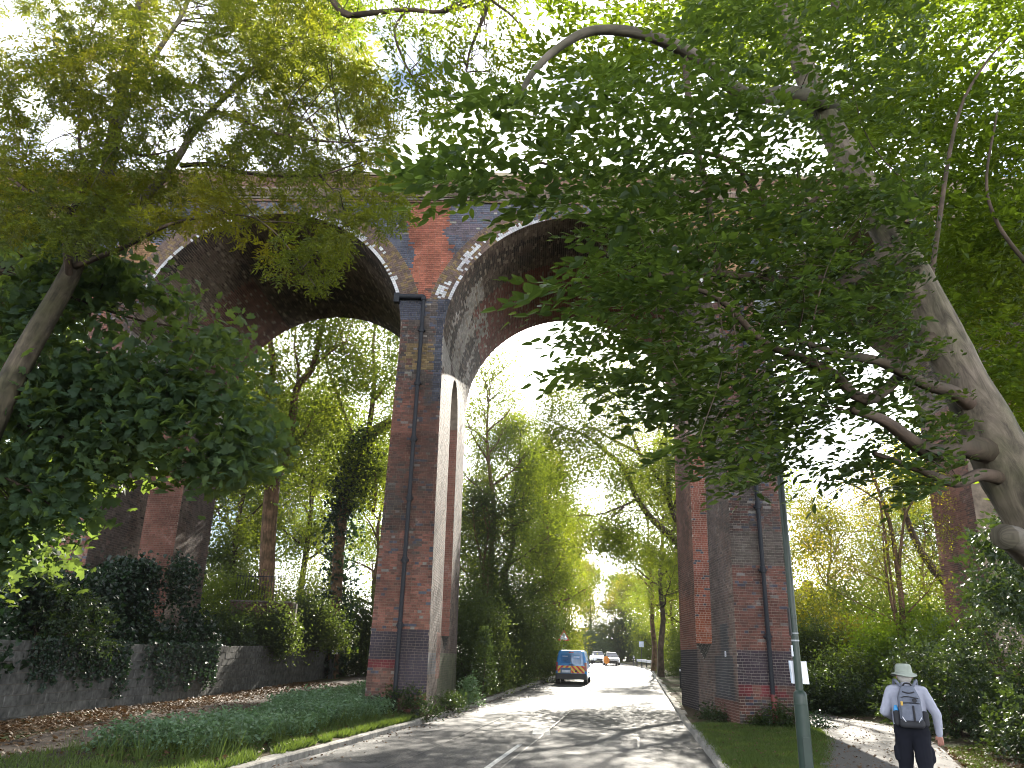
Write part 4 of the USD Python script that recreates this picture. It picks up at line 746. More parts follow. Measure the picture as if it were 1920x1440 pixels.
ap = poly_points(rg, [(-40, -40), (650, -40), (690, 90), (742, 190), (738, 290), (770, 370), (745, 430), (665, 420), (648, 470), (595, 556), (560, 500), (515, 525), (440, 430), (380, 420), (300, 430), (200, 450), (100, 460), (-40, 440)], 3200, lambda x, y, u: 10.2 + 3.6 * u - .6 * np.clip((x - 350) / 400, 0, 1), .47, .75, 12, [(25, 70, 55), (310, 80, 28), (335, 40, 24), (110, 245, 40), (60, 170, 26), (690, 60, 30), (345, 120, 20), (80, 280, 30), (420, 240, 22), (640, 240, 20), (480, 200, 14)])
ap2 = poly_points(rg, [(430, -40), (655, -40), (745, 190), (735, 290), (640, 320), (560, 330), (470, 200)], 620, lambda x, y, u: 15.2 + 3.6 * u, .46, .6, 13, [(690, 60, 30), (640, 240, 20), (700, 130, 18)])
ap = np.vstack([ap, ap2])
obj('crown', scatter(P_ASH, ap, rot_to(dirs(rg, len(ap), (.35, -.2, -.35), (.6, .6, .35))), rg.uniform(.8, 1.25, len(ap)), rg), L_ash, ash, kind='stuff')
bark_part(ash, 'twigs', twigs(rg, AL, ap, 190, (.012, .004)), B_dark, 4, 0)
syc = thing('sycamore_tree', 'dark green sycamore with yellowing patches hanging in front of the sunlit pier', 'tree', (-12.2, 12.2, 1.7)); SLm = []
p1 = smooth_path(np.array([[-12.2, 12.2, 1.5], [-12.0, 12.4, 4.5], [-11.7, 12.7, 8], [-11.4, 13.0, 10.5]]), 5); bark_part(syc, 'trunk', [(p1, taper(len(p1), .22, .1))], B_dark, 9)
for px, r0 in (([(-90, 640, 13.1), (0, 660, 13.2), (90, 690, 13.4), (170, 712, 13.6), (260, 716, 13.8), (340, 700, 14.1)], .05), ([(-90, 480, 13.1), (40, 520, 13.4), (140, 560, 13.8), (260, 600, 14.2), (380, 620, 14.6)], .05), ([(-90, 760, 12.8), (60, 800, 13.2), (200, 850, 13.6), (330, 880, 14.0), (420, 880, 14.4)], .04), ([(-90, 860, 12.6), (20, 900, 12.8), (100, 950, 13.1)], .04)):
    p = pxpath(px, 4); p = np.vstack([[p1[np.argmin(np.linalg.norm(p1 - p[0], axis=1))]], p]); SLm.append(p); bark_part(syc, 'branch', [(p, taper(len(p), r0, .012))], B_dark, 6)
sp1 = poly_points(rg, [(-40, 440), (110, 455), (230, 490), (330, 560), (430, 590), (462, 660), (465, 760), (505, 830), (500, 880), (410, 920), (330, 890), (230, 880), (160, 920), (150, 1010), (90, 1060), (-40, 1090)], 620, lambda x, y, u: 12.75 + 2.6 * u, .48, .8, 15, [(150, 600, 34), (110, 640, 26), (40, 690, 40), (165, 580, 22), (410, 700, 25), (90, 670, 22), (300, 820, 26), (250, 770, 20), (170, 735, 20)])
obj('crown', scatter(P_SYC, sp1, rot_to(dirs(rg, len(sp1), (.5, -.3, -.2), (.6, .6, .3))), rg.uniform(.85, 1.25, len(sp1)), rg), L_syc, syc, kind='stuff')
bark_part(syc, 'twigs', twigs(rg, SLm, sp1, 110, (.012, .004)), B_dark, 4, 0)
# ------------------------------------------------------------------ ivy and scrub on top of the wall
ivy = thing('ivy', 'dark glossy ivy heaped on the wall top and trailing down the concrete blocks', 'ivy', (-10.2, 20, 1.8))
wY = lambda x, y, u: np.interp(x, [-40, 0, 200, 430], [15.5, 16.8, 21.5, 27.5]) + .25 + u * 2.4 * np.clip((1250 - y) / 120, .1, 1)
ip = poly_points(rg, [(-40, 1050), (60, 1070), (150, 1085), (212, 1058), (262, 1045), (300, 1060), (290, 1100), (285, 1170), (315, 1180), (325, 1100), (318, 1060), (345, 1045), (372, 1085), (362, 1150), (400, 1180), (420, 1205), (350, 1232), (250, 1243), (190, 1252), (0, 1254), (-40, 1254)], 2300, wY, .49, 1.1, 18, [(140, 1150, 16), (345, 1190, 10)])
st = []
for k in range(190):
    x = rg.choice([rg.uniform(30, 200), rg.uniform(230, 420)]); Y = float(np.interp(x, [0, 200, 430], [16.8, 21.5, 27.5])); yw = Y - .15; ln = rg.uniform(.25, 1.35) * (1 if x > 180 else .8)
    p0 = np.array([float(wx(yw)) + .05, yw, float(rise(yw)) + 1.80]); m = max(3, int(ln / .045)); s = np.linspace(0, 1, m); st.append(p0 + np.stack([.05 + .03 * rg.normal(0, 1, m), .10 * np.sin(s * 4 + k) * s + rg.normal(0, .03, m), -ln * s], 1))
ipa = np.vstack([ip] + st); obj('foliage', scatter(P_IVY, ip, rot_to(dirs(rg, len(ip), (.5, -.6, -.5), (.6, .6, .5)), np.array([.4, -.6, .7])), rg.uniform(.8, 1.3, len(ip)), rg), L_ivy, ivy, kind='stuff')
sv = np.vstack(st); Pst = [spray_clump(pr, 2, (.05, .085), spread=.03, leaf=leaf_ivy, tilt=.5) for _ in range(5)]
obj('trailing_strands', scatter(Pst, sv, rot_to(dirs(rg, len(sv), (.5, -.3, -.9), (.3, .4, .3)), np.array([1, -.4, .2])), rg.uniform(.8, 1.2, len(sv)), rg), L_ivy, ivy, kind='stuff')
G = Geo()
for s in st: tube(G, s, .004, 3, cap=False)
for k in range(26): 
    a = ip[rg.integers(len(ip))]; b = ip[np.argmin(np.abs(np.linalg.norm(ip - a, axis=1) - .9))]; tube(G, smooth_path([a, (a + b) / 2 + [0, 0, .15], b], 3), .01, 4, cap=False)
obj('stems', G.get(), B_dark, ivy, smooth=True, uv=G.guv(), kind='stuff')
# ------------------------------------------------------------------ trees and scrub beyond the viaduct
def gx(px, Y): return float(at(px, 1225, Y)[0])
def zpx(px, py, Y): return float(at(px, py, Y)[2])
def bz(x, y): return float(bankz(x, y)) if x < wx(min(y, 41)) - .3 else float(gz(x, y))
def base(px, Y): x = gx(px, Y); return (x, Y, bz(x, Y) - .05)
rt_ = np.random.default_rng(55)
# twin-stemmed tree seen under the left arch
tw = thing('twin_stemmed_tree', 'tall tree with two dark upright stems framed under the left arch', 'tree', base(497, 37)); b0 = np.array(base(497, 37)); TL = []
bark_part(tw, 'trunk', [(smooth_path(np.vstack([[b0], pxpath([(503, 1000, 37), (512, 900, 37)], 1)]), 4), .36)], B_brown, 10, .14)
for px, r0 in (([(510, 905, 37), (502, 840, 37), (500, 760, 37), (512, 690, 37), (506, 630, 37), (512, 590, 37.3), (520, 520, 37.6)], .24), ([(514, 905, 37), (535, 850, 37), (548, 790, 37), (556, 730, 37), (585, 690, 37), (598, 640, 37), (608, 600, 37), (622, 540, 37)], .25), ([(556, 730, 37), (560, 690, 37), (552, 650, 37), (556, 600, 37)], .09), ([(548, 830, 37), (572, 810, 36.6), (590, 770, 36.2)], .07), ([(502, 820, 37), (470, 790, 36.5), (440, 770, 36)], .06), ([(585, 690, 37), (620, 660, 36.5), (650, 640, 36)], .07), ([(506, 640, 37), (480, 600, 37), (460, 580, 37)], .06)):
    p = pxpath(px, 4); TL.append(p); bark_part(tw, 'stem', [(p, taper(len(p), r0, r0 * .35))], B_brown, 8, .12)
q = poly_points(rt_, [(430, 900), (430, 700), (470, 620), (480, 520), (700, 500), (690, 620), (660, 760), (600, 840), (540, 900)], 820, lambda x, y, u: 34.5 + 5 * u, .5, .5, 31)
obj('crown', scatter(P_MID, q, rot_to(dirs(rt_, len(q), (0, -.2, -.2), .6)), rt_.uniform(.8, 1.3, len(q)), rt_), L_mid, tw, kind='stuff'); bark_part(tw, 'twigs', twigs(rt_, TL, q, 70, (.02, .008)), B_brown, 3, 0)
# ivy-clad leaning tree next to it
lt = thing('ivy_clad_tree', 'leaning tree with trunk wrapped in dark ivy beside the left pier', 'tree', base(630, 41)); b0 = np.array(base(628, 41)); TL = []
bark_part(lt, 'trunk', [(smooth_path(np.vstack([[b0], pxpath([(640, 980, 41), (672, 880, 41), (690, 820, 41), (735, 790, 41)], 1)]), 4), .30)], B_brown, 9, .15)
for px, r0 in (([(690, 820, 41), (700, 740, 41), (702, 700, 41), (700, 640, 41), (712, 560, 41)], .17), ([(702, 750, 41), (725, 720, 40.5), (750, 690, 40)], .10), ([(672, 850, 41), (655, 800, 41), (625, 720, 41), (612, 680, 41), (600, 640, 41)], .13), ([(690, 830, 41), (720, 800, 40.6), (750, 780, 40)], .12), ([(700, 960, 41), (705, 900, 41), (690, 830, 41)], .10)):
    p = pxpath(px, 4); TL.append(p); bark_part(lt, 'limb', [(p, taper(len(p), r0, r0 * .35))], B_brown, 7, .12)
q = poly_points(rt_, [(600, 640), (660, 520), (770, 500), (770, 780), (740, 900), (690, 960), (640, 900), (600, 780)], 760, lambda x, y, u: 38 + 5.5 * u, .5, .5, 33)
obj('crown', scatter(P_MID, q, rot_to(dirs(rt_, len(q), (0, -.2, -.2), .6)), rt_.uniform(.8, 1.3, len(q)), rt_), L_mid, lt, kind='stuff'); bark_part(lt, 'twigs', twigs(rt_, TL, q, 60, (.02, .008)), B_brown, 3, 0)
s = smooth_path(np.vstack([[b0], pxpath([(640, 980, 41), (672, 880, 41), (690, 820, 41)], 1)]), 60); q = s[rt_.integers(0, int(len(s)), 420)] + rt_.normal(0, .34, (420, 3)); obj('ivy', scatter(P_IVY, q, rot_to(dirs(rt_, 420, (0, -.5, -.5), .6)), rt_.uniform(1.4, 2.2, 420), rt_), L_ivy, lt, kind='stuff')
GW = 'woodland trees behind the viaduct'
T = [  # px, Y, height, crown radius, crown base, sprays, protos, leaves, bark, label
 (560, 52, 17, 4.6, .25, 620, P_MID, L_mid, 'green woodland tree behind the twin stemmed tree under the left arch'),
 (705, 54, 15, 4.0, .25, 420, P_MID, L_mid, 'tall thin-leaved tree just left of the drainpipe pier in the distance'),
 (430, 47, 15, 4.2, .22, 560, P_MID, L_mid, 'bushy tree behind the railings at the left of the left arch'),
 (620, 68, 20, 5.5, .3, 300, P_FAR, L_mid, 'tallest distant tree in the middle of the left arch'),
 (480, 66, 18, 5.5, .2, 560, P_FAR, L_dark, 'distant dark tree behind the twin stems'),
 (900, 47, 19.5, 3.7, .42, 280, P_MID, L_mid, 'tall tree rising just right of the drainpipe pier'),
 (960, 53, 17.0, 4.3, .16, 1000, P_MID, L_mid, 'full round yellow green tree left of the road under the road arch'),
 (905, 43, 9.5, 3.2, .12, 620, P_FINE, L_dark, 'dark leafy tree behind the sapling left of the road'),
 (1020, 66, 13, 4.2, .12, 640, P_MID, L_mid, 'tree leaning over the warning sign'),
 (1045, 60, 15.5, 4.2, .25, 420, P_MID, L_mid, 'slim tree between the round tree and the arching tree'),
 (1238, 61, 16.5, 5.6, .28, 360, P_MID, L_mid, 'tree leaning across the road just beyond the right pier'),
 (1225, 76, 18, 6.0, .3, 360, P_MID, L_mid, 'second tree leaning across the road beyond the right pier'),
 (985, 76, 18, 5, .15, 520, P_FAR, L_mid, 'far tree behind the round yellow green tree'),
 (1040, 92, 15, 5, .12, 480, P_FAR, L_yel, 'yellowing tree where the road bends'),
 (1110, 138, 15, 6.5, .1, 480, P_FAR, L_yel, 'gold tinted tree at the end of the road left of centre'),
 (1165, 142, 13, 6, .1, 460, P_FAR, L_mid, 'green tree at the end of the road above the two cars'),
 (1205, 128, 12, 5, .08, 460, P_FAR, L_yel, 'yellow green tree beyond the guard rail'),
 (1065, 150, 19, 7.5, .1, 460, P_FAR, L_mid, 'large hazy tree on the far left of the road end'),
 (1240, 108, 11.5, 4.4, .06, 460, P_FAR, L_mid, 'tree draping low behind the far bollards'),
 (1262, 84, 11.0, 3.6, .05, 520, P_MID, L_mid, 'tree with hanging leaves behind the middle bollard'),
 (1300, 66, 13, 4.4, .1, 560, P_MID, L_mid, 'tree hidden partly by the right pier, further along the road'),
 (1245, 168, 20, 8, .1, 420, P_FAR, L_mid, 'tall far tree closing the view right of the road'),
 (1380, 60, 15, 5.0, .25, 420, P_FAR, L_mid, 'tall woodland tree behind the right pier'),
 (1330, 50, 21.5, 5.0, .5, 210, P_MID, L_mid, 'tall tree close behind the right pier'), (1400, 68, 23, 5.5, .45, 240, P_FAR, L_mid, 'very tall tree right of the right pier in the distance'),
 (1560, 54, 10.5, 4, .15, 300, P_MID, L_yel, 'orange tinged tree beyond the footpath near the lamp post'),
 (1660, 58, 12, 4.5, .2, 300, P_MID, L_yel, 'yellow leaved tree behind the multi-stemmed tree'),
 (1760, 52, 11, 4.2, .15, 320, P_MID, L_mid, 'green tree left of the right-edge pier'),
 (1850, 56, 17, 5.5, .2, 320, P_FAR, L_mid, 'tree behind the right-edge pier'),
 (1480, 74, 11, 5, .1, 300, P_FAR, L_yel, 'far yellow tree beside the right pier'),
 (800, 62, 13, 4.5, .2, 300, P_FAR, L_mid, 'woodland tree hidden behind the drainpipe pier'),
 (330, 52, 17, 5, .2, 480, P_FAR, L_dark, 'dark tree behind the sunlit pier'),
 (120, 48, 19, 5.5, .2, 520, P_FAR, L_dark, 'dark tree seen through the leftmost arch'),
 (-60, 52, 19, 6, .2, 420, P_FAR, L_dark, 'tree beyond the leftmost arch'),
]
for i, (px, Y, H, cr, cb, ns, P, lm, lab) in enumerate(T):
    tree('woodland_tree', lab, base(px, Y), H, .10 + .011 * H, cr, cb, int(ns * 1.0), P, lm, B_brown if i % 2 else B_dark, 300 + i, (rt_.normal(0, .5), rt_.normal(0, .5)), 15, 6, .45, 1.0 if P is not P_FAR else 1.05, group=None)
# the tree that arches over the road from behind the right pier
ar = thing('arching_tree', 'spreading tree whose long bare limbs arch over the road from behind the right pier', 'tree', base(1300, 41)); b0 = np.array(base(1306, 41)); TL = []
bark_part(ar, 'trunk', [(smooth_path(np.vstack([[b0], pxpath([(1302, 1120, 41), (1290, 1040, 41), (1283, 1000, 41)], 1)]), 4), .30)], B_dark, 9, .12)
for px, r0 in (([(1290, 1045, 41), (1262, 1010, 40.8), (1225, 975, 40.5), (1195, 935, 40.3), (1170, 880, 40), (1140, 850, 39.8), (1095, 815, 39.5), (1050, 800, 39.2)], .22), ([(1283, 1000, 41), (1262, 960, 41), (1248, 920, 41), (1225, 880, 41), (1200, 850, 41), (1180, 800, 41), (1165, 770, 41)], .2), ([(1255, 940, 41), (1250, 860, 41.4), (1246, 800, 41.8), (1220, 770, 42)], .14), ([(1195, 935, 40.3), (1165, 950, 39.6), (1120, 965, 39), (1060, 968, 38.5)], .07), ([(1170, 950, 39.6), (1130, 985, 39.2), (1090, 1010, 38.8)], .06), ([(1200, 850, 41), (1150, 825, 40), (1100, 800, 39.5), (1060, 830, 39), (1010, 850, 38.5)], .09), ([(1225, 880, 41), (1235, 840, 40.5), (1250, 800, 40)], .08), ([(1262, 960, 41), (1278, 900, 40.5), (1270, 850, 40)], .1), ([(1140, 850, 39.8), (1090, 870, 39.5), (1040, 900, 39)], .05)):
    p = pxpath(px, 4); TL.append(p); bark_part(ar, 'limb', [(p, taper(len(p), r0, r0 * .25))], B_dark, 7, .12)
q = poly_points(rt_, [(1010, 760), (1060, 690), (1180, 680), (1330, 720), (1330, 1050), (1250, 1060), (1160, 1050), (1060, 1010), (1015, 900)], 1350, lambda x, y, u: 36 + 9 * u, .50, .55, 41, [(1120, 1060, 30), (1090, 960, 20), (1110, 920, 22), (1272, 765, 55)])
obj('crown', scatter(P_FINE, q, rot_to(dirs(rt_, len(q), (-.2, -.2, -.2), .6)), rt_.uniform(.9, 1.4, len(q)), rt_), L_mid, ar, kind='stuff'); bark_part(ar, 'twigs', twigs(rt_, TL, q, 110, (.02, .008)), B_dark, 3, 0)
# multi-stemmed thin tree above the walker
ms = thing('multi_stemmed_tree', 'thin brown multi-stemmed tree with sparse yellow leaves above the walker', 'tree', base(1688, 29)); b0 = np.array(base(1688, 29)); TL = []
for px, r0 in (([(1690, 1240, 29), (1692, 1150, 29), (1682, 1060, 29), (1668, 980, 29), (1640, 900, 29), (1620, 840, 29)], .13), ([(1694, 1180, 29), (1686, 1080, 29), (1690, 1020, 28.8), (1700, 960, 28.6), (1740, 900, 28.4)], .09), ([(1688, 1200, 29), (1672, 1130, 29), (1660, 1060, 29), (1655, 1000, 29)], .07), ([(1696, 1160, 29), (1710, 1140, 28.6), (1740, 1110, 28.2)], .05), ([(1650, 940, 29), (1600, 910, 29), (1550, 900, 29)], .05)):
    p = np.vstack([[b0 + rt_.normal(0, .12, 3) * [1, 1, 0]], pxpath(px, 4)]); TL.append(p); bark_part(ms, 'stem', [(p, taper(len(p), r0, r0 * .3))], B_brown, 7, .15)
q = poly_points(rt_, [(1490, 940), (1540, 870), (1640, 860), (1780, 890), (1780, 1120), (1700, 1100), (1600, 1090), (1500, 1060)], 150, lambda x, y, u: 27 + 4 * u, .47, .6, 43)
obj('crown', scatter(P_FINE, q, rot_to(dirs(rt_, len(q), (0, -.2, -.2), .6)), rt_.uniform(.6, 1.0, len(q)), rt_), L_yel, ms, kind='stuff'); bark_part(ms, 'twigs', twigs(rt_, TL, q, 50, (.016, .006)), B_brown, 3, 0)
lt2 = thing('slanting_tree', 'leaning trunk slanting behind the thin stems by the right-edge pier', 'tree', base(1800, 33)); b0 = np.array(base(1800, 33))
p = np.vstack([[b0], pxpath([(1780, 1100, 33), (1745, 1060, 33), (1715, 1010, 33), (1690, 940, 33), (1670, 860, 33)], 4)]); bark_part(lt2, 'trunk', [(p, taper(len(p), .2, .08))], B_dark, 8, .15)
q = poly_points(rt_, [(1600, 900), (1640, 820), (1790, 840), (1780, 960), (1700, 960)], 120, lambda x, y, u: 31 + 4 * u, .45, .6, 44); obj('crown', scatter(P_FINE, q, rot_to(dirs(rt_, len(q), (0, 0, -.2), .6)), 1.0, rt_), L_yel, lt2, kind='stuff')
# shrubs
def sh(px, Y, r, n, P, lm, lab, seed, scale=1.0, name='shrub', **k): return bush(name, lab, base(px, Y), r, n, P, lm, seed, scale=scale, **k)
SH = [(70, 19.0, (1.6, .8, 1.5), 240, P_BRM, L_brm, 'pale bramble among the ivy at the left end of the wall'), (215, 24.0, (1.5, .8, 1.3), 200, P_BRM, L_brm, 'bramble in the ivy below the sunlit pier'), (420, 30.5, (1.0, .7, 1.2), 160, P_BRM, L_brm, 'light green bramble at the right end of the ivy'),
 (425, 36, (2.4, 1.6, 2.6), 300, P_FINE, L_mid, 'green scrub between the sunlit pier and the railings'), (380, 46, (4, 2, 4.5), 320, P_MID, L_dark, 'scrub far behind the sunlit pier'), (250, 40, (4, 2, 4), 300, P_MID, L_dark, 'scrub behind the sunlit pier at left'),
 (560, 37.5, (2.0, 1.4, 2.6), 330, P_FINE, L_dark, 'dark shrub behind the wall left of the drainpipe pier'), (472, 32.4, (1.6, .9, 1.5), 260, P_FINE, L_dark, 'shrub on the wall top below the railings'), (640, 45, (2.6, 2, 4.2), 380, P_FINE, L_dark, 'tall dark shrub at the end of the wall'),
 (690, 46, (2.5, 2, 4.5), 360, P_FINE, L_dark, 'dark bush touching the left edge of the drainpipe pier'), (600, 47, (3, 2, 5.5), 380, P_FINE, L_mid, 'green thicket behind the wall end'), (520, 44, (3, 2, 4.5), 360, P_FINE, L_mid, 'green bush under the twin stemmed tree'),
 (880, 35, (1.7, 2, 4.2), 420, P_FINE, L_dark, 'tall dark shrub just behind the right side of the drainpipe pier'), (930, 42, (2.4, 2.4, 5.4), 560, P_FINE, L_dark, 'deep green roadside thicket between pier and van'), (985, 50, (2.3, 2.4, 5.0), 480, P_FINE, L_dark, 'dark roadside bush left of the van'), (1030, 58, (2.2, 2.6, 4.4), 420, P_FINE, L_mid, 'sunlit bush beside the warning sign'), (1010, 74, (3, 4, 5), 360, P_MID, L_mid, 'bush beyond the warning sign'),
 (1100, 124, (4, 4, 4), 260, P_MID, L_brm, 'pale bush at the bend behind the van roof'), (1180, 128, (5, 3, 7), 340, P_FAR, L_dark, 'dark hedge behind the two cars'), (1140, 132, (6, 3, 6), 340, P_FAR, L_dark, 'shaded hedge closing the road bend'),
 (1290, 62, (1.6, 4, 3.8), 360, P_FINE, L_dark, 'shaded shrub behind the near bollard'), (1232, 112, (3, 4, 4.5), 300, P_MID, L_mid, 'yellow green shrub over the guard rail'), (1280, 84, (1.8, 4, 4.5), 320, P_MID, L_mid, 'shrub behind the middle bollard'),
 (1525, 33, (1.6, 1.6, 3.0), 260, P_FINE, L_dark, 'dark tangled shrub behind the lamp post'), (1610, 34, (2.6, 2, 3.6), 440, P_FINE, L_yel, 'russet and green shrub left of the walker'), (1650, 30, (1.9, 1.4, 2.9), 260, P_FINE, L_brt, 'bright lime green shrub behind the walker hat'), (1730, 29, (2.3, 1.5, 3.3), 330, P_FINE, L_brt, 'bright lime green shrub right of the walker'), (1590, 29, (1.6, 1.3, 1.6), 260, P_FINE, L_dark, 'low dark shrub at the edge of the footpath'), (1540, 28, (1.4, 1.2, 1.1), 200, P_FINE, L_brm, 'low grey green shrub beside the pier and footpath'),
 (1690, 38, (3, 2, 5), 360, P_MID, L_mid, 'green thicket behind the multi-stemmed tree'), (1790, 33, (2.5, 2, 4), 320, P_MID, L_mid, 'thicket left of the right-edge pier'), (1510, 44, (3, 2, 5), 320, P_MID, L_yel, 'yellowish thicket right of the lamp post'), (1600, 46, (3.5, 2, 5.5), 340, P_MID, L_mid, 'green thicket in the distance beyond the footpath')]
for i, (px, Y, r, n, P, lm, lab) in enumerate(SH): sh(px, Y, r, int(n * 1.15), P, lm, lab, 500 + i)
# bramble bank at the right edge and the ivy on the right-edge pier
BR = [((10.6, 15.0), (1.8, 1.9, 2.0), 620, 'bramble mound at the lower right corner'), ((12.2, 18.5), (2.2, 2, 3.6), 620, 'tall leafy bramble in front of the right-edge pier'), ((11.2, 20.5), (1.3, 1.6, 2.0), 360, 'sunlit bramble right of the walker'), ((9.4, 12.0), (1.1, 1.6, 1.15), 420, 'low bramble nearest the footpath at the right edge'), ((12.6, 24), (1.6, 1.6, 2.6), 320, 'bramble at the foot of the right-edge pier')]
for i, (c, r, n, lab) in enumerate(BR): bush('bramble', lab, c, r, int(n * 1.2), P_BRM, L_brm, 600 + i, stems=14, cat='bramble', thr=.38)
q = poly_points(rt_, [(1830, 1010), (1880, 960), (1990, 940), (1990, 1150), (1900, 1150), (1820, 1120)], 240, lambda x, y, u: 13 + 2.5 * u, .42, .9, 46)
hv_ = thing('hazel_tree', 'leafy branch hanging in from the right edge above the brambles', 'tree', (13.5, 13.5, .2)); a = np.array([13.5, 13.5, .2]); p = smooth_path(np.vstack([[a], [[13.2, 13.6, 3.0]], [at(1960, 1010, 14)], [at(1880, 1060, 14)]]), 4)
bark_part(hv_, 'trunk', [(p, taper(len(p), .09, .01))], B_dark, 6); obj('crown', scatter(P_BRM, q, rot_to(dirs(rt_, len(q), (-.7, -.3, -.2), .5)), 1.2, rt_), L_brm, hv_, kind='stuff')
# small plants at the piers and kerb
for i, (x, y, r, n, lm, lab) in enumerate(((-2.75, 22.4, (.75, .35, .75), 130, L_dark, 'small dark shrub at the foot of the drainpipe'), (-2.0, 22.2, (.35, .3, .45), 60, L_brm, 'pale leafy plant at the corner of the drainpipe pier'), (-1.55, 25.5, (.45, 1.0, .55), 110, L_brm, 'pale weeds along the road side of the drainpipe pier'), (-1.15, 28.3, (.45, 1.0, .9), 120, L_weed, 'green weeds behind the drainpipe pier by the kerb'), (7.3, 22.1, (.8, .3, .55), 150, L_dark, 'dark green plant at the foot of the right pier'), (8.3, 22.0, (.4, .4, .35), 60, L_ivy, 'low ivy patch at the corner of the right pier'), (6.2, 24.5, (.35, .9, .4), 80, L_brm, 'weeds along the road side of the right pier'))):
    bush('plant', lab, (x, y), r, n, P_WEED, lm, 650 + i, stems=5, cat='plant', thr=.3, ns=3)
sap = thing('sapling', 'young sapling with tiered leaves beside the drainpipe pier and kerb', 'sapling', (-.75, 30.5, .25)); b0 = np.array([-.75, 30.5, .2]); G = Geo(); tube(G, [b0, b0 + [.05, 0, 1.2], b0 + [0, 0, 2.5]], [.025, .018, .006], 5); obj('trunk', G.get(), B_dark, sap, smooth=True, uv=G.guv())
q = np.array([b0 + [math.cos(k * 2.4) * (.75 - .26 * z) * f, math.sin(k * 2.4) * (.75 - .26 * z) * f, z] for k, z in enumerate(np.repeat(np.linspace(.4, 2.4, 12), 8)) for f in (.4, .9)]); obj('crown', scatter(P_WEED, q, rot_to(q - (b0 + [0, 0, 1.2])), 1.1, rt_), L_brm, sap, kind='stuff')
# weeds on the left verge, grass on both verges, fallen leaves
n = 6500; y = rt_.uniform(8, 30, n * 2); x = rt_.uniform(-7, -2, n * 2); d = x - cx(y); edge = -6.05 - .25 * np.sin(y * .6) + .4 * (meshkit.noise(np.stack([x, y, 0 * x], -1)) - .5)
ok = (x > edge + .2) & (d < -DL - .85 + .5 * (meshkit.noise(np.stack([x * 2, y * 2, 0 * x], -1), 4) - .5)) & ~((x > -3.95) & (y > 22.6) & (y < 32)) & (y > 12.0 + 1.4 * meshkit.noise(np.stack([x, 0 * x, 0 * x], -1), 8)); x, y = x[ok][:n], y[ok][:n]
hgt = .44 * (.55 + .7 * meshkit.fbm(np.stack([x * .9, y * .9, 0 * x], -1), 3, 5)) * np.clip((x - edge[ok][:n]) / .5, .35, 1)
pos = np.stack([x, y, gz(x, y) + hgt * rt_.uniform(.45, 1, len(x))], 1); 
kp = meshkit.noise(np.stack([x * 1.7, y * 1.7, 0 * x], -1), 31) > .17; x, y, pos = x[kp], y[kp], pos[kp]
wd_ = obj('weeds', scatter(P_WEED + [spray_clump(pr, 7, (.10, .17), .5, spread=.10, tilt=.6), spray_clump(pr, 12, (.05, .08), .35, spread=.12, tilt=.9)], pos, rot_to(dirs(rt_, len(x), (0, -.2, .1), (.8, .8, .25))), rt_.uniform(.75, 1.25, len(x)), rt_), L_weed, None, label='blue green nettle-like weeds filling the verge left of the road', cat='weeds', kind='stuff')
def blades(x, y, h, w, seed, lean=.5):
    g = np.random.default_rng(seed); n = len(x); z = gz(x, y) - .01; a = g.uniform(0, 2 * PI, n); hh = h * g.uniform(.5, 1.3, n); l = g.normal(0, lean, (n, 2)) * hh[:, None]; b = np.stack([x, y, z], 1); s = np.stack([np.cos(a), np.sin(a), 0 * a], 1) * w
    v = np.stack([b - s, b + s, b + np.stack([l[:, 0], l[:, 1], hh], 1)], 1).reshape(-1, 3); return v, np.arange(3 * n).reshape(-1, 3)
n = 60000; y = rt_.uniform(8, 23, n); u = rt_.random(n); pe = np.interp(y, [8, 11.5, 14.6, 18.2, 21.5, 24], [2.95, 4.25, 5.6, 7.1, 8.15, 8.4]); x = cx(y) + DR + .16 + u * (pe - cx(y) - DR - .1) + rt_.normal(0, .05, n)
ok = (~((x > 6.5) & (y > 22.6))) & (meshkit.fbm(np.stack([x * 1.5, y * 1.5, 0 * x], -1), 3, 9) > .30); obj('grass', blades(x[ok], y[ok], .085, .009, 3), L_grass, label='short mown grass between the kerb and the footpath at right', cat='grass', kind='stuff')
n = 30000; y = rt_.uniform(8, 22, n); x = cx(y) - DL - .16 - rt_.random(n) ** 1.3 * np.where(y < 14.5, 3.0, 1.1); ok = meshkit.fbm(np.stack([x * 2.2, y * 2.2, 0 * x], -1), 3, 19) > .40; x, y = x[ok], y[ok]; obj('grass', blades(x, y, .14, .011, 4), L_grass, label='rough grass along the left kerb in front of the weeds', cat='grass', kind='stuff')
n = 9000; y = rt_.uniform(26, 50, n); x = cx(y) - DL - .2 - rt_.random(n) * 2.2; ok = ~((x < -1.2) & (y < 32)); obj('grass', blades(x[ok], y[ok], .16, .012, 5), L_grass, label='patchy grass on the verge left of the van', cat='grass', kind='stuff')
n = 5000; y = rt_.uniform(11.5, 17, n); x = np.interp(y, [11.5, 14.6, 18.2], [6.55, 7.95, 9.5]) + rt_.random(n) * .7; obj('grass', blades(x, y, .09, .007, 6), L_grass, label='sunlit strip of grass right of the footpath', cat='grass', kind='stuff')
nb = 260; yb_ = rt_.uniform(12, 22, nb); xb_ = cx(yb_) - DL - .5 - rt_.random(nb) * 2.0; obj('tall_grass', blades(np.repeat(xb_, 9) + rt_.normal(0, .05, nb * 9), np.repeat(yb_, 9) + rt_.normal(0, .05, nb * 9), .42, .009, 71, .35), L_grass, label='taller loose grass tufts sticking out among the weeds left of the road', cat='grass', kind='stuff')
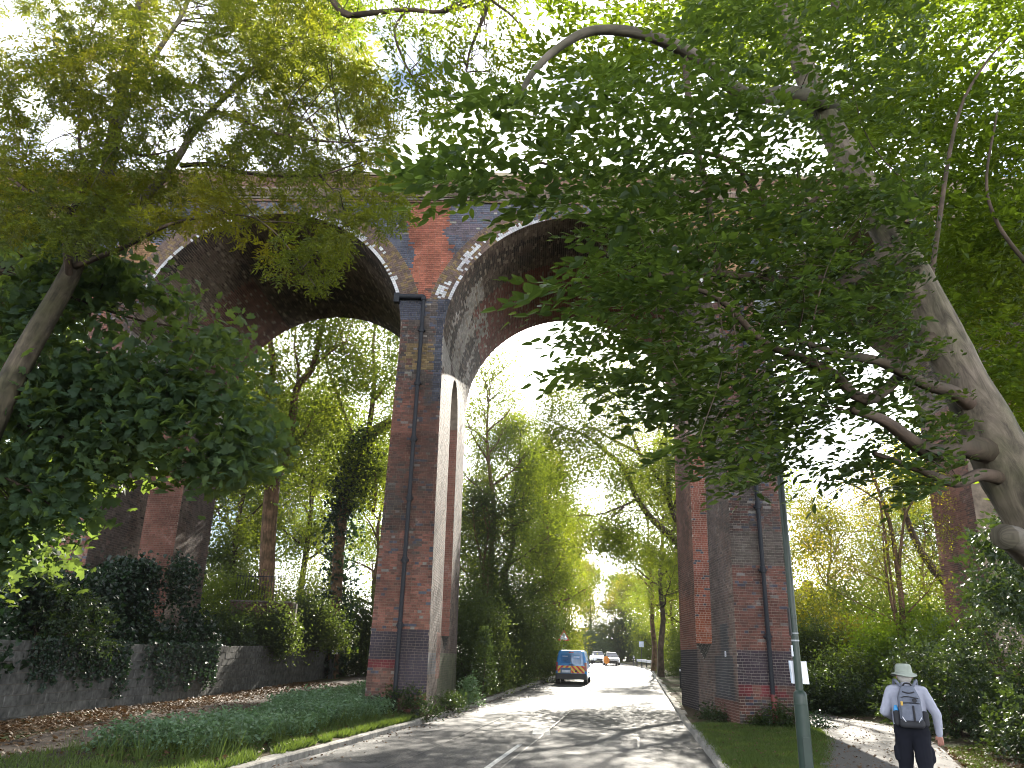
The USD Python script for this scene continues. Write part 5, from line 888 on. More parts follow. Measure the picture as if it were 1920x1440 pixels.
def litter(x, y, s, seed, lab, lift=.012, base_z=None):
    g = np.random.default_rng(seed); n = len(x); z = (gz(x, y) if base_z is None else base_z) + lift + g.random(n) * .035; P = [leaf_palm(.085), leaf_palm(.07), leaf_ovate(.09, .055), leaf_dia(.085, .05), leaf_dia(.06, .04)]
    obj('fallen_leaves', scatter(P, np.stack([x, y, z], 1), euler(g, n, .35, .35, 1.5) @ rot_to(np.stack([np.cos(g.uniform(0, 6.3, n)), np.sin(g.uniform(0, 6.3, n)), 0 * x], 1)), s * g.uniform(.7, 1.25, n), g), L_fall, label=lab, cat='fallen leaves', kind='stuff')
n = 13000; y = rt_.uniform(11, 36, n); x = wx(y) + .1 + rt_.gamma(1.6, .85, n); ok = x < -5.8; litter(x[ok], y[ok], 1.0, 8, 'brown and yellow fallen leaves drifted against the foot of the block wall', .02)
n = 900; y = rt_.uniform(9.5, 26, n); x = np.interp(y, [8, 11.5, 14.6, 18.2, 21.5, 26], [4.0, 5.35, 6.7, 8.2, 9.25, 9.4]) + rt_.uniform(-1.0, 1.4, n); litter(x, y, .7, 9, 'scattered fallen leaves on the footpath', .045)
n = 2200; y = rt_.uniform(9.5, 17, n); x = np.interp(y, [8, 11.5, 14.6, 18.2], [5.3, 6.6, 7.9, 9.4]) + rt_.gamma(1.5, .45, n); litter(x, y, .9, 10, 'rusty fallen leaves between the footpath and the brambles', .02)
n = 500; y = rt_.uniform(10, 22, n); x = cx(y) + DR + .2 + rt_.random(n) * 2.5; litter(x, y, .6, 12, 'few pale fallen leaves lying on the mown grass', .05)
n = 700; y = rt_.uniform(12, 23, n); x = cx(y) - DL - .3 - rt_.random(n) * 2.2; litter(x, y, .8, 14, 'fallen leaves caught on the grass beside the left kerb', .08)
n = 420; y = rt_.uniform(10, 34, n); x = cx(y) - DL + rt_.gamma(1.2, .22, n) - .05; litter(x, y, .7, 13, 'fallen leaves gathered in the left gutter', .006, rise(y))
# ------------------------------------------------------------------ garden wall, railings, houses
ro = np.random.default_rng(88)
gy = 33.0; ga, gb = gx(418, gy), gx(545, gy); gw = thing('garden_wall', 'low red brick garden wall on the bank below the railings', 'wall', (ga, gy, 1.9))
G = Geo(); G.box([ga, gy + .012, 1.6], [gb, gy + .23, 3.55]); obj('core', G.get(), MORTAR_D, gw)
q = rows(lambda z: [(ga, gb - .25 * max(0, (z - 2.9)))], 1.7, 3.56); v8 = brick_mesh(q, lambda u, vv, W: np.stack([u, gy - W, vv], -1)); col = jit(DRED * .95, len(q), .35); put_bricks(gw, v8, col, 300, -q[:, 2])
G = Geo(); G.box([ga - .02, gy - .05, 3.565], [gb - .12, gy + .28, 3.63]); obj('coping', G.get(), MORTAR_D, gw)
fy = 35.5; fa, fb = gx(425, fy), gx(512, fy); fe = thing('railings', 'black vertical bar railings above the garden wall', 'fence', (fa, fy, 3.0)); zt = zpx(470, 1074, fy); zb_ = zpx(470, 1122, fy)
for x in np.arange(fa, fb, .13): G = Geo(); G.box([x - .01, fy - .01, zb_ - .8], [x + .01, fy + .01, zt]); obj('bar', G.get(), IRON, fe)
for z in (zb_ - .3, zt - .15): G = Geo(); G.box([fa - .05, fy - .033, z - .02], [fb + .05, fy - .012, z + .02]); obj('rail', G.get(), IRON, fe)
ROOF = plain('slate_roof', (.10, .105, .125), .8, noise=(2, .3)); RENDER = plain('house_wall', (.42, .36, .30), .9); PANE = plain('window_glass', (.03, .035, .04), .1)
def house(px0, px1, py_ridge, Y, lab, w=7.0):
    a, b = gx(px0, Y), gx(px1, Y); zr = zpx((px0 + px1) / 2, py_ridge, Y); ze = zr - 2.4; z0 = float(rise(Y)) - .2; h = thing('house', lab, 'house', ((a + b) / 2, Y, z0))
    G = Geo(); G.box([a + .3, Y - w / 2 + .4, z0], [b - .3, Y + w / 2 - .4, ze]); obj('wall', G.get(), RENDER, h)
    v = np.array([[a, Y - w / 2, ze], [b, Y - w / 2, ze], [b, Y + w / 2, ze], [a, Y + w / 2, ze], [a, Y, zr], [b, Y, zr]]); r = obj('roof', (v, np.array([[0, 1, 5], [0, 5, 4], [2, 3, 4], [2, 4, 5], [0, 4, 3], [1, 2, 5], [0, 3, 2], [0, 2, 1]])), ROOF, h)
    G = Geo(); G.box([a + 1, Y - .4, ze + 1], [a + 1.8, Y + .4, zr + .8]); obj('chimney', G.get(), MASONRY, r)
    for i, x in enumerate(np.linspace(a + 1.6, b - 1.6, 3)):
        G = Geo(); G.box([x - .55, Y - w / 2 + .36, z0 + 3.2], [x + .55, Y - w / 2 + .398, z0 + 4.3]); wn_ = obj('window', G.get(), WHITE, h); G = Geo(); G.box([x - .48, Y - w / 2 + .345, z0 + 3.27], [x + .48, Y - w / 2 + .358, z0 + 4.23]); obj('pane', G.get(), PANE, wn_)
house(1082, 1124, 1185, 165, 'grey roofed house glimpsed above the van beyond the bend'); house(1500, 1580, 1106, 78, 'house with a grey roof glimpsed through the trees right of the lamp post')
# ------------------------------------------------------------------ lamp post with its notice
def lathe(pr_, n=24, c=(0, 0, 0)):
    pr_ = np.array(pr_, float); a = np.arange(n) * 2 * PI / n; v = np.stack([pr_[:, 0:1] * np.cos(a), pr_[:, 0:1] * np.sin(a), np.broadcast_to(pr_[:, 1:2], (len(pr_), n))], -1).reshape(-1, 3) + c; f = []
    for i in range(len(pr_) - 1):
        for j in range(n): k = (j + 1) % n; f += [[i * n + j, i * n + k, (i + 1) * n + k], [i * n + j, (i + 1) * n + k, (i + 1) * n + j]]
    return v, np.array(f)
LX, LY = 3.255, 9.05; LZ = float(gz(LX, LY)) - .02; lp = thing('lamp_post', 'slim dark green street lamp post with a thicker base beside the footpath', 'lamp post', (LX, LY, LZ)); c = (LX, LY, 0)
obj('base_column', lathe([(.0, LZ), (.078, LZ), (.075, .4), (.0735, 1.30), (.0750, 1.302), (.0750, 1.312), (.0735, 1.314), (.0725, 1.39), (.066, 1.425), (.043, 1.45), (.0, 1.452)], 28, c), GREEN, lp, smooth=35)
obj('shaft', lathe([(.041, 1.44), (.039, 2.2), (.0415, 2.203), (.0415, 2.24), (.038, 2.243), (.034, 5.95), (0, 5.95)], 20, c), GREEN, lp, smooth=35)
obj('strap', lathe([(.0425, 1.96), (.0435, 1.962), (.0435, 1.975), (.0425, 1.977)], 20, c), STEEL, lp); obj('strap', lathe([(.0425, 2.04), (.0435, 2.042), (.0435, 2.05), (.0425, 2.052)], 20, c), STEEL, lp)
G = Geo(); G.box([LX - .042, LY - .079, .45], [LX + .042, LY - .0705, .98]); obj('door', G.get(), GREEN, lp)
G = Geo(); G.box([LX - .052, LY - .028, 2.02], [LX - .036, LY + .02, 2.32]); obj('bracket', G.get(), BLACK, lp)
G = Geo(); G.box([LX - .046, LY - .02, 1.80], [LX - .040, LY + .02, 1.92]); obj('sticker', G.get(), WHITE, lp)
tr_ = np.array([LX - .25, LY - .1, 6.0]); obj('lantern', lathe([(0, 5.95), (.09, 5.96), (.13, 6.05), (.13, 6.16), (.10, 6.2), (0, 6.24)], 16, c), STEEL, lp, smooth=40)
nt = thing('notice', 'white notice board fixed behind the lamp post above its thick base', 'notice', (LX, LY + .05, 1.6))
cN = at(1499, 1261, LY + .055); G = Geo(); G.box([-.092, -.004, -.118], [.092, .004, .118], lambda v: v + cN + np.stack([-.05 * v[:, 2], 0 * v[:, 0], 0 * v[:, 0]], 1)); obj('board', G.get(), WHITE, nt)
G = Geo(); G.box([-.104, .006, -.112], [-.02, .010, .122], lambda v: v + cN + np.stack([-.05 * v[:, 2], 0 * v[:, 0], 0 * v[:, 0]], 1)); obj('back_board', G.get(), PALE, nt)
# ------------------------------------------------------------------ bollards, sign, guard rail, post
def bollard_at(x, y, lab, src=None):
    z = float(gz(x, y)) - .02
    if src is None:
        t = thing('bollard', lab, 'bollard', (x, y, z), group='dark bollards on the right pavement'); obj('post', lathe([(0, 0), (.085, 0), (.08, 1.0), (.06, 1.06), (0, 1.08)], 14), BLACK, t, smooth=35, world=False)
        obj('white_band', lathe([(.0815, .86), (.083, .862), (.083, .96), (.0815, .962)], 14), WHITE, t, world=False); return t
    t = UsdGeom.Xform.Define(stage, uniq('/World', 'bollard')); t.GetPrim().GetReferences().AddInternalReference(src.GetPath()); t.GetPrim().SetInstanceable(True)
    t.GetPrim().GetAttribute('xformOp:translate').Set(Gf.Vec3d(x, y, z)); tag(t, lab, 'bollard', 'dark bollards on the right pavement'); return t
b_ = bollard_at(gx(1275, 44) + .0, 44.0, 'nearest dark bollard on the right pavement beside the pier')
bollard_at(gx(1237, 80), 80.0, 'middle dark bollard where the right kerb starts to bend', b_); bollard_at(gx(1188, 100), 100.0, 'farthest bollard beside the guard rail', b_)
SX, SY = gx(1057, 54), 54.0; SZ = zpx(1057, 1192, SY); sg = thing('warning_sign', 'red bordered triangular warning sign on a dark post left of the van', 'road sign', (SX, SY, float(gz(SX, SY))))
G = Geo(); tube(G, [[SX, SY + .05, float(gz(SX, SY)) - .1], [SX, SY + .05, SZ + .5]], .038, 8); obj('post', G.get(), IRON, sg, smooth=40)
def tri_plate(r, y, z0): 
    p = Polygon([(r * math.sin(a), r * math.cos(a)) for a in (0, 2 * PI / 3, 4 * PI / 3)]).buffer(-.06).buffer(.06); m = trimesh.creation.extrude_polygon(p, .006, engine='earcut'); return np.stack([SX + m.vertices[:, 0], y - m.vertices[:, 2], z0 + m.vertices[:, 1]], 1), m.faces
SIGNRED = plain('sign_red', (.42, .025, .02), .5); obj('border', tri_plate(.48, SY, SZ - .08), SIGNRED, sg); obj('face', tri_plate(.33, SY - .008, SZ - .08), WHITE, sg)
for dx in (-.045, .045): G = Geo(); G.box([SX + dx - .018, SY - .018, SZ - .2], [SX + dx + .018, SY - .0145, SZ + .06]); obj('symbol', G.get(), BLACK, sg)
gr = thing('guard_rail', 'short steel guard rail at the bend right of the two cars', 'guard rail', (gx(1205, 92), 92, float(rise(92))))
gp = [np.array([gx(1194, 96), 96.0]), np.array([gx(1212, 89), 89.0]), np.array([gx(1229, 83), 83.0])]; gp3 = smooth_path(np.array([[*p, float(gz(*p)) + .62] for p in gp]), 4)
for k, dz in enumerate((-.10, 0, .10)): G = Geo(); tube(G, gp3 + [0, 0, dz], [.05, .05, .05][k], 6); obj('beam', G.get(), STEEL, gr, smooth=40)
for p in gp3[::2]: G = Geo(); G.box(p - [.05, -.06, .8], p + [.05, .14, .1]); obj('post', G.get(), IRON, gr)
QX, QY = gx(1203, 97), 97.0; qs_ = thing('street_sign', 'small grey sign plate on a post behind the guard rail', 'sign', (QX, QY, float(gz(QX, QY)))); zc = zpx(1203, 1208, QY)
G = Geo(); tube(G, [[QX, QY + .04, float(gz(QX, QY)) - .1], [QX, QY + .04, zc + .2]], .04, 6); obj('post', G.get(), IRON, qs_); G = Geo(); G.box([QX - .28, QY - .02, zc - .32], [QX + .28, QY, zc + .32]); obj('plate', G.get(), PALE, qs_)
EX, EY = gx(624, 40.5), 40.5; ep = thing('wall_end_post', 'dark post with a small white plate at the end of the block wall', 'post', (EX, EY, float(gz(EX, EY)))); zc = zpx(628, 1222, EY)
G = Geo(); G.box([EX - .1, EY - .1, 0.1], [EX + .1, EY + .1, zc + .55]); obj('post', G.get(), BLACK, ep); G = Geo(); G.box([EX - .02, EY - .125, zc - .11], [EX + .26, EY - .105, zc + .11]); pl = obj('plate', G.get(), WHITE, ep)
for i in range(3): G = Geo(); G.box([EX + .02 + .07 * i, EY - .130, zc - .06], [EX + .06 + .07 * i, EY - .1265, zc + .06]); obj('plate_marking', G.get(), BLACK, pl)
DX, DY = atZ(1328, 1404, 0)[:2]; dg = thing('drain_grate', 'dark gully grate in the gutter at the right kerb', 'drain', (DX - .25, DY, 0)); 
for i in range(6): G = Geo(); G.box([DX - .42, DY - .2 + i * .07, -.01], [DX - .06, DY - .165 + i * .07, .012]); obj('bar', G.get(), IRON, dg)
G = Geo(); G.box([DX - .45, DY - .24, -.02], [DX - .03, DY + .24, .006]); obj('frame', G.get(), TAR, dg)
# ------------------------------------------------------------------ vehicles
def loft(secs):
    n = len(secs[0][1]); v = []; f = []
    for y, prof in secs: v += [[x, y, z] for x, z in prof] 
    for i in range(len(secs) - 1):
        for j in range(n): k = (j + 1) % n; f += [[i * n + j, i * n + k, (i + 1) * n + k], [i * n + j, (i + 1) * n + k, (i + 1) * n + j]]
    m = len(secs) - 1; f += [[0, j + 1, j] for j in range(1, n - 1)] + [[m * n, m * n + j, m * n + j + 1] for j in range(1, n - 1)]
    return np.array(v, float), np.array(f)
def prof(zb, zbelt, zt, w, wt, r=.12):
    h = [(w * .93, zb), (w, zb + .12), (w, zbelt), (wt + (w - wt) * .35, zbelt + (zt - zbelt) * .6), (wt, zt - r), (wt - r * .35, zt - r * .35), (wt - r * 1.2, zt)]
    return h + [(-x, z) for x, z in reversed(h)]
def wheel(t, x, y, r=.33, w=.22):
    a = np.arange(20) * 2 * PI / 20
    def disc(x0, x1, rad): return loft([(0, [(0, 0)])] * 0 or [(x0, [(rad * math.cos(q), rad * math.sin(q)) for q in a]), (x1, [(rad * math.cos(q), rad * math.sin(q)) for q in a])])
    v, f = disc(-w / 2, w / 2, r); W = np.stack([x + v[:, 1], y + v[:, 0], r + v[:, 2]], 1); k = obj('wheel', (W, f), RUBBER, t, smooth=40, world=False)
    v, f = disc(-w / 2 - .006, w / 2 + .006, r * .62); obj('rim', (np.stack([x + v[:, 1], y + v[:, 0], r + v[:, 2]], 1), f), STEEL, k, smooth=40, world=False)
VBLUE = plain('van_blue', (.012, .16, .42), .30, noise=(2, .08), coat=.6); CHY = plain('chevron_yellow', (.62, .47, .06), .5); CHR = plain('chevron_red', (.50, .035, .025), .5); LAMP = plain('tail_lamp', (.16, .008, .012), .2, coat=.6); GLASS = plain('vehicle_glass', (.012, .015, .018), .06, spec=.7); LETTER = plain('pale_lettering', (.25, .45, .68), .5)
VX, VY = gx(1071, 47.5), 47.5; VH = math.atan(-.163); van = thing('van', 'blue panel van with red and yellow rear chevrons driving away on the left lane', 'van', (VX, VY, float(rise(VY)) + .004), VH)
bs = [(0.0, prof(.42, 1.02, 1.80, .80, .66)), (.05, prof(.36, 1.02, 1.83, .895, .74)), (.35, prof(.30, 1.02, 1.87, .915, .765)), (2.6, prof(.30, 1.05, 1.87, .915, .765)), (2.95, prof(.30, 1.05, 1.82, .915, .75)), (3.62, prof(.30, 1.02, 1.20, .90, .80, .06)), (4.15, prof(.32, .92, 1.05, .84, .72, .06)), (4.34, prof(.36, .80, .88, .74, .62, .05))]
obj('body', loft(bs), VBLUE, van, smooth=38, world=False)
G = Geo(); bp = [(-.90, .26), (.90, .26), (.90, .50), (.86, .58), (-.86, .58), (-.90, .50)]; v, f = loft([(-.11, [(x * .94, z) for x, z in bp]), (-.07, bp), (.16, bp)]); obj('rear_bumper', (v, f), BLACK, van, smooth=35, world=False)
rear = Polygon([(-.80, .60), (.80, .60), (.80, 1.06), (.62, 1.14), (-.62, 1.14), (-.80, 1.06)]).difference(shapely.box(-.62, .59, -.02, .86)); band = Polygon([(-.78, .6), (.78, .6), (.78, 1.00), (-.78, 1.0)]).difference(shapely.box(-.62, .59, -.02, .88))
def rear_plate(name, poly, y, mat, th=.005, par=None):
    for g_ in getattr(poly, 'geoms', [poly]):
        if g_.area < 1e-4: continue
        m = trimesh.creation.extrude_polygon(g_, th, engine='earcut'); obj(name, (np.stack([m.vertices[:, 0], y - m.vertices[:, 2], m.vertices[:, 1]], 1), m.faces[:, ::-1]), mat, par or van, world=False)
rear_plate('chevron_panel', band, -.002, CHY)
for k in range(-4, 5):
    for s_ in (-1, 1):
        x0 = s_ * (.30 * k + .1); st_ = Polygon([(x0, .55), (x0 + .15, .55), (x0 + .15 - s_ * .5, 1.05), (x0 - s_ * .5, 1.05)]); half = shapely.box(0, 0, 2, 2) if s_ > 0 else shapely.box(-2, 0, 0, 2); rear_plate('chevron_stripe', st_.intersection(half).intersection(band), -.008, CHR)
for s_ in (-1, 1):
    v, f = loft([(-.02, [(s_ * .79, .72), (s_ * .885, .72), (s_ * .87, 1.18), (s_ * .77, 1.18)]), (.14, [(s_ * .80, .70), (s_ * .93, .70), (s_ * .915, 1.20), (s_ * .78, 1.20)])]); obj('tail_lamp', (v, f), LAMP, van, world=False)
rear_plate('number_plate', shapely.box(-.54, .63, -.06, .76), -.004, PALE, .012); rear_plate('plate_surround', shapely.box(-.62, .59, -.02, .86), .0, plain('plate_recess', (.06, .11, .2), .5), .004)
rear_plate('brake_lamp', shapely.box(-.14, 1.70, .14, 1.765), .0, LAMP, .03); rear_plate('door_handle', shapely.box(-.14, 1.035, .10, 1.075), .0, BLACK, .03); rear_plate('door_seam', shapely.box(.035, .6, .05, 1.72), .003, BLACK, .005); rear_plate('badge', shapely.box(.22, .66, .34, .76), -.008, BLACK, .01)
rear_plate('lettering', shapely.box(-.52, 1.50, -.2, 1.535), -.001, LETTER, .004); rear_plate('lettering', shapely.box(.14, 1.44, .50, 1.53), -.001, LETTER, .004); rear_plate('window_pane', Polygon([(.10, 1.14), (.58, 1.14), (.56, 1.62), (.10, 1.64)]).buffer(-.03).buffer(.03), .006, plain('tinted_blue_glass', (.015, .17, .44), .12, coat=1), .006); rear_plate('window_pane', Polygon([(-.62, 1.14), (-.0, 1.14), (-.0, 1.64), (-.58, 1.62)]).buffer(-.03).buffer(.03), .006, plain('tinted_blue_glass_left', (.014, .15, .42), .14, coat=1), .006)
for s_ in (-1, 1):
    v, f = loft([(3.0, [(s_ * .78, 1.12), (s_ * .79, 1.7), (s_ * .80, 1.7), (s_ * .925, 1.12)]), (2.2, [(s_ * .78, 1.12), (s_ * .79, 1.7), (s_ * .80, 1.7), (s_ * .925, 1.12)])]); obj('side_window', (v, f), GLASS, van, world=False)
    G = Geo(); G.box([min(s_ * .93, s_ * 1.12), 3.1, 1.12], [max(s_ * .93, s_ * 1.12), 3.22, 1.34]); obj('wing_mirror', G.get(), BLACK, van, world=False)
    for y in (.62, 3.5): wheel(van, s_ * .80, y)
    G = Geo(); G.box([min(s_ * .912, s_ * .935), .95, .62], [max(s_ * .912, s_ * .935), 3.1, .70]); obj('side_strip', G.get(), BLACK, van, world=False)
G = Geo(); tube(G, [[-.55, 2.3, 1.86], [-.55, 2.05, 2.2]], .01, 5); obj('aerial', G.get(), BLACK, van, world=False)
def car(px, Y, heading, paint, lab, w=.88, H=1.5):
    x = gx(px, Y); t = thing('car', lab, 'car', (x, Y, float(rise(Y)) + .004), heading, group=None)
    s = [(-2.1, prof(.35, .62, .72, .70, .62, .04)), (-1.95, prof(.28, .7, .82, .82, .72, .05)), (-1.1, prof(.24, .78, .96, w, .76, .05)), (-.6, prof(.24, .86, 1.0, w, .78, .05)), (1.6, prof(.24, .9, 1.02, w, .78, .05)), (2.0, prof(.28, .86, .98, .84, .72, .05)), (2.12, prof(.36, .8, .9, .74, .64, .05))]
    obj('body', loft(s), paint, t, smooth=38, world=False)
    cab = [(-1.0, [(-.74, .98), (.74, .98), (.72, 1.0), (-.72, 1.0)]), (-.15, [(-.74, .98), (.74, .98), (.60, H - .03), (-.60, H - .03)]), (1.1, [(-.74, 1.0), (.74, 1.0), (.60, H - .03), (-.60, H - .03)]), (1.8, [(-.72, 1.0), (.72, 1.0), (.62, 1.2), (-.62, 1.2)])]; obj('windscreen', loft(cab), GLASS, t, world=False)
    rf = [(-.25, [(-.58, H - .04), (.58, H - .04), (.5, H), (-.5, H)]), (.3, [(-.62, H - .04), (.62, H - .04), (.52, H + .03), (-.52, H + .03)]), (1.2, [(-.6, H - .04), (.6, H - .04), (.5, H), (-.5, H)])]; obj('roof', loft(rf), paint, t, smooth=38, world=False)
    for s_ in (-1, 1):
        for y in (-1.3, 1.3): wheel(t, s_ * .76, y, .31)
        G = Geo(); G.box([min(s_ * .45, s_ * .70), -2.06, .58], [max(s_ * .45, s_ * .70), -1.96, .72]); obj('headlight', G.get(), WHITE, t, world=False); G = Geo(); G.box([min(s_ * .86, s_ * 1.02), -.75, .98], [max(s_ * .86, s_ * 1.02), -.6, 1.12]); obj('wing_mirror', G.get(), BLACK, t, world=False)
    G = Geo(); G.box([-.5, -2.13, .36], [.5, -2.08, .52]); obj('grille', G.get(), BLACK, t, world=False)
SILV = plain('silver_paint', (.55, .56, .58), .28, .4, coat=.8); PALEC = plain('white_paint', (.68, .69, .70), .3, coat=.8)
car(1146, 100, -.02, SILV, 'silver oncoming car at the bend, nearer of the two cars'); car(1121, 112, .05, PALEC, 'white oncoming car behind the silver car')
ox, oy = gx(1137, 95.5), 95.5; zb = float(rise(oy)); oc = thing('traffic_board', 'round orange board standing on the road in front of the silver car', 'road board', (ox, oy, zb))
ORG = plain('orange_board', (.75, .25, .03), .6); v, f = lathe([(0, -.02), (.36, -.02), (.36, .02), (0, .02)], 22); obj('disc', (np.stack([ox + v[:, 0], oy + v[:, 2], zb + .66 + v[:, 1] * 1.25], 1), f), ORG, oc); G = Geo(); G.box([ox - .2, oy - .15, zb], [ox + .2, oy + .15, zb + .06]); G.box([ox - .02, oy + .022, zb + .06], [ox + .02, oy + .06, zb + .7]); obj('stand', G.get(), BLACK, oc)
# ------------------------------------------------------------------ the walker
PS = .915; PXY = (gx(1690, 10.1), 10.1); PZ = float(gz(*PXY)) + .02; PH = math.radians(-22)
def chain(bones, tgt=.022, it=6):
    ms = []
    for p, r, q, s in bones:
        a = Manifold.sphere(r, 14).translate(list(map(float, p))); b = Manifold.sphere(s, 14).translate(list(map(float, q))); ms.append(Manifold.batch_hull([a, b]))
    m = Manifold.batch_boolean(ms, m3.OpType.Add).refine_to_length(tgt).to_mesh(); t = trimesh.Trimesh(m.vert_properties[:, :3], m.tri_verts, process=True); trimesh.smoothing.filter_taubin(t, .5, -.53, it); return t
per = thing('person', 'person in a pale brimmed hat and light grey shirt walking away on the footpath', 'person', (*PXY, PZ), PH)
def pm(name, t, mat, par, **k): 
    t = t.copy(); t.vertices = t.vertices * PS; return obj(name, t, mat, par, smooth=True, world=False, **k)
SKIN = plain('skin', (.36, .17, .13), .55, noise=(9, .1)); SHIRT = plain('shirt', (.31, .315, .39), .9, bump=.3, noise=(7, .10)); TROUS = plain('trousers', (.006, .0065, .011), .9, bump=.3, noise=(8, .2), spec=.2); HAT = plain('hat', (.25, .275, .24), .9, noise=(8, .08)); HAIR = plain('hair', (.32, .30, .28), .8)
sL, sR = (-.185, .01, 1.40), (.19, .0, 1.40); eL, wL = (-.30, -.02, 1.14), (-.20, .20, 1.06); eR, wR = (.315, -.05, 1.13), (.325, .03, .885)
hpL, hpR = (-.095, 0, .90), (.095, 0, .90); kL, kR = (-.115, .12, .49), (.105, -.02, .47); aL, aR = (-.12, .10, .09), (.115, -.26, .13); tL, tR = (-.135, .26, .04), (.125, -.11, .04)
torso = [((0, .0, 1.36), .125, (0, .02, 1.15), .12), ((-.09, 0, 1.36), .10, (-.07, .01, 1.0), .12), ((.09, 0, 1.36), .10, (.07, .01, 1.0), .12), ((0, 0, 1.40), .075, (0, .03, 1.50), .058)]
arms = [((-.10, 0, 1.40), .075, sL, .062), ((.10, 0, 1.40), .075, sR, .062), (sL, .058, eL, .043), (eL, .042, wL, .029), (sR, .058, eR, .043), (eR, .042, wR, .029)]
legs = [((-.06, 0, .96), .12, hpL, .105), ((.06, 0, .96), .12, hpR, .105), (hpL, .100, kL, .062), (kL, .060, aL, .042), (hpR, .100, kR, .062), (kR, .060, aR, .042), (aL, .045, tL, .035), (aR, .045, tR, .035)]
head = [((0, .03, 1.50), .058, (0, .05, 1.56), .06), ((0, .055, 1.615), .088, (0, .075, 1.59), .075), ((0, .10, 1.545), .045, (0, .075, 1.60), .075), ((0, .155, 1.595), .012, (0, .165, 1.575), .014), ((-.085, .055, 1.60), .018, (-.088, .05, 1.57), .014), ((.085, .055, 1.60), .018, (.088, .05, 1.57), .014)]
def hand(w, d, s):
    w = np.array(w); d = np.array(d, float); d /= np.linalg.norm(d); side = np.cross(d, [0, 0, 1.0] if abs(d[2]) < .8 else [0, 1.0, 0]); side /= np.linalg.norm(side); pal = np.cross(side, d) * s; out = [(w, .027, w + d * .05, .026)]; kn = w + d * .085
    for i, ln in enumerate((.062, .072, .066, .052)):
        o = (i - 1.5) * .019; b = kn + side * o; m = b + d * ln * .55 + pal * .012; e = m + d * ln * .30 + pal * ln * .45; out += [(w + d * .03 + side * o * .7, .016, b, .0105), (b, .0100, m, .0090), (m, .0088, e, .0075)]
    th = w + d * .03 + side * .030 * -1; out += [(w + d * .02, .018, th + side * -.012, .012), (th + side * -.012, .0115, th + side * -.022 + d * .035 + pal * .015, .0085)]; return out
hands = hand(wR, (.02, .06, -1), 1) + hand(wL, (.25, .95, .05), 1)
body = chain(torso + arms + legs + head + hands, .02, 3); pm('body', body, SKIN, per)
inf = lambda B, k: [(p, r + k, q, s + k) for p, r, q, s in B]
sh_ = chain(inf(torso[:3], .022) + inf(arms, .017) + [((0, .0, 1.43), .085, (0, .02, 1.475), .070), ((-.08, .01, 1.02), .135, (.08, .01, 1.02), .135), ((-.09, 0, 1.34), .125, (.09, 0, 1.34), .125)], .02, 6)
v = sh_.vertices; v += (meshkit.fbm(v * 9, 3, 3)[:, None] - .5) * .018 * sh_.vertex_normals; sh_.vertices = v; pm('shirt', sh_, SHIRT, per)
tr2 = chain([((-.07, 0, .97), .140, (.07, 0, .97), .140), ((-.06, 0, .93), .135, hpL, .128), ((.06, 0, .93), .135, hpR, .128), (hpL, .122, kL, .092), (kL, .090, (aL[0], aL[1], .12), .078), (hpR, .122, kR, .092), (kR, .090, (aR[0], aR[1], .16), .078), ((-.195, .03, .70), .045, (-.20, .05, .58), .045), ((.20, .02, .70), .045, (.195, .0, .58), .045)], .022, 5)
v = tr2.vertices; v += (meshkit.fbm(v * 7, 3, 5)[:, None] - .5) * .028 * tr2.vertex_normals; tr2.vertices = v; pm('trousers', tr2, TROUS, per)
for a, t_ in ((aL, tL), (aR, tR)): pm('shoe', chain([((a[0], a[1] - .04, max(.05, a[2] - .04)), .052, (t_[0], t_[1], .045), .048)], .03, 2), BLACK, per)
pm('hair', chain([((0, .03, 1.575), .090, (0, .045, 1.60), .094)], .02, 2), HAIR, per)
a_ = np.linspace(0, 2 * PI, 37)[:-1]; pr2 = [(.0, 1.752), (.06, 1.75), (.090, 1.738), (.101, 1.715), (.108, 1.645), (.112, 1.635), (.150, 1.612), (.163, 1.600), (.162, 1.595), (.148, 1.605), (.108, 1.628), (.104, 1.65)]
v, f = lathe(pr2, 36); rr_ = np.hypot(v[:, 0], v[:, 1]); v[:, 2] += np.where(rr_ > .115, .016 * np.sin(2 * np.arctan2(v[:, 1], v[:, 0]) + .6), 0) ; v[:, 1] = v[:, 1] * 1.12 + .055; ht = trimesh.Trimesh(v, f, process=False); pm('hat', ht, HAT, per)
# backpack and bottle, carried by the walker
PACK = plain('pack_grey', (.115, .125, .165), .9, bump=.4, noise=(30, .15)); PACKD = plain('pack_black', (.012, .012, .016), .8); YTAG = plain('yellow_tag', (.55, .33, .05), .6); BOT = plain('bottle_blue', (.05, .28, .60), .25)
bk = thing('backpack', 'grey and black backpack on the back of the walker', 'backpack', (*PXY, PZ), PH)
def rbox(lo, hi, r, tgt=.03):
    lo, hi = np.array(lo, float), np.array(hi, float); return [Manifold.sphere(r, 16).translate([float(x) for x in (lo + r) * (1 - np.array(s)) + (hi - r) * np.array(s)]) for s in np.ndindex(2, 2, 2)]
def rhull(bs, tgt=.03): m = Manifold.batch_hull(bs).refine_to_length(tgt).to_mesh(); return trimesh.Trimesh(m.vert_properties[:, :3], m.tri_verts, process=True)
pm('main_pack', rhull(rbox((-.135, -.31, 1.02), (.135, -.115, 1.36), .05) + rbox((-.09, -.26, 1.28), (.09, -.11, 1.475), .045)), PACK, bk)
pm('front_panel', rhull(rbox((-.115, -.345, 1.05), (.115, -.28, 1.26), .028)), PACK, bk); pm('bottom_panel', rhull(rbox((-.15, -.325, .965), (.15, -.11, 1.075), .045)), PACKD, bk)
for s_ in (-1, 1): pm('side_pocket', rhull(rbox((min(s_ * .13, s_ * .205), -.27, .985), (max(s_ * .13, s_ * .205), -.12, 1.17), .032)), PACKD, bk)
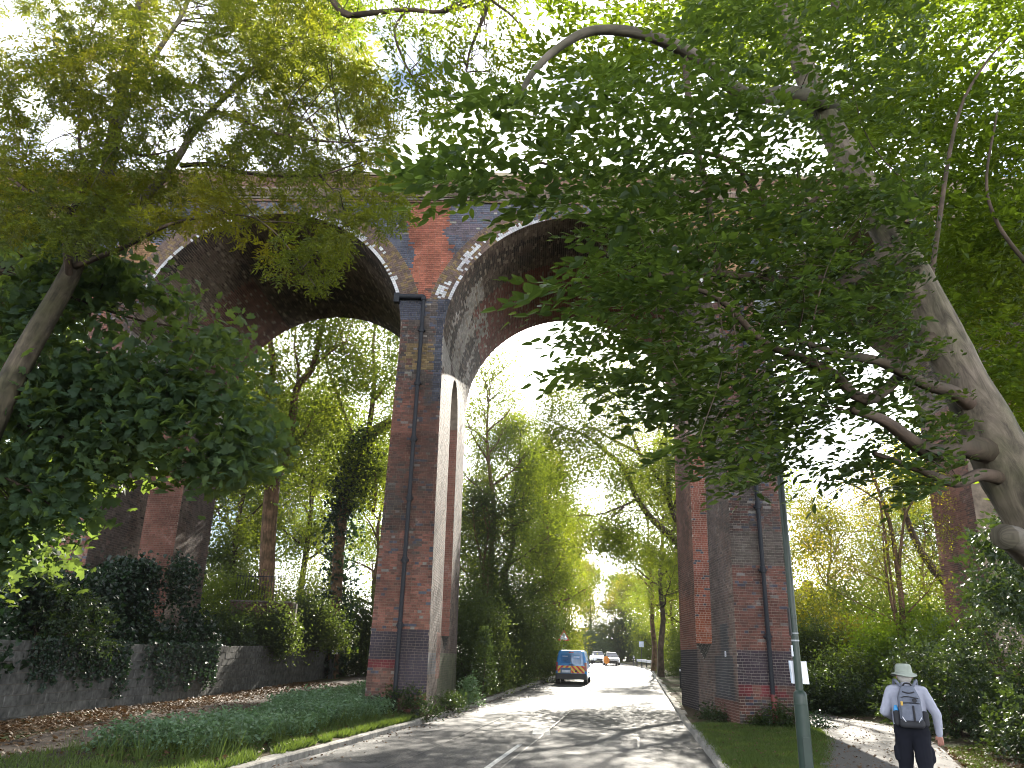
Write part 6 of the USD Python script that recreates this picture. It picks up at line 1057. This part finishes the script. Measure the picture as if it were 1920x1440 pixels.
def strip3(pts, r, mat, name): G = Geo(); tube(G, smooth_path(np.array(pts), 4), r, 6); v, f = G.get(); obj(name, (v * PS, f), mat, bk, smooth=True, world=False)
strip3([(.03, -.352, 1.24), (.03, -.354, 1.15), (.03, -.352, 1.05)], .013, PACKD, 'webbing'); strip3([(-.10, -.325, 1.33), (-.04, -.335, 1.345), (.05, -.335, 1.335), (.105, -.322, 1.325)], .006, PACKD, 'zip'); strip3([(-.115, -.325, 1.262), (0, -.345, 1.272), (.115, -.325, 1.262)], .006, PACKD, 'zip'); strip3([(-.07, -.27, 1.40), (0, -.292, 1.385), (.07, -.27, 1.40)], .010, PACKD, 'zip')
strip3([(-.055, -.20, 1.46), (-.03, -.23, 1.50), (.03, -.23, 1.50), (.055, -.20, 1.46)], .011, PACKD, 'handle')
for s_ in (-1, 1):
    strip3([(s_ * .07, -.15, 1.46), (s_ * .115, -.08, 1.525), (s_ * .135, .02, 1.535), (s_ * .145, .13, 1.42), (s_ * .15, .16, 1.25), (s_ * .17, .06, 1.08), (s_ * .15, -.12, 1.02)], .020, PACK, 'shoulder_strap'); strip3([(s_ * .112, -.345, 1.10), (s_ * .075, -.338, 1.04)], .004, WHITE, 'piping')
v, f = lathe([(0, 0), (.028, 0), (.028, .006), (0, .006)], 16); obj('badge', (np.stack([v[:, 0] + .055, -.345 - v[:, 2] + .012, v[:, 1] + 1.30], 1) * PS, f), PACKD, bk, world=False); G = Geo(); G.box([-.112, -.352, 1.235], [-.085, -.338, 1.285]); v, f = G.get(); obj('tag', (v * PS, f), YTAG, bk, world=False)
bt = thing('water_bottle', 'blue capped water bottle in the left side pocket of the backpack', 'bottle', (*PXY, PZ), PH); v, f = lathe([(0, 1.02), (.030, 1.02), (.031, 1.18), (.026, 1.205), (.018, 1.212), (.018, 1.23), (0, 1.232)], 16, (-.168, -.20, 0)); obj('flask', (v * PS, f), BOT, bt, smooth=40, world=False)

# ------------------------------------------------------------------ thin bright air
HZ = usdkit.material(stage, '/World/Looks/air', {'v': ('principled_volume', {'color': (.95, .97, 1.0), 'density': .00008, 'anisotropy': .45})}, [], volume='v.volume')
hzb = trimesh.creation.box(bounds=[[-1640, -720, -2.0], [1640, 1620, 34]]); obj('haze', hzb, HZ, kind='stuff', label='thin sunlit haze in the air over the road', cat='haze')
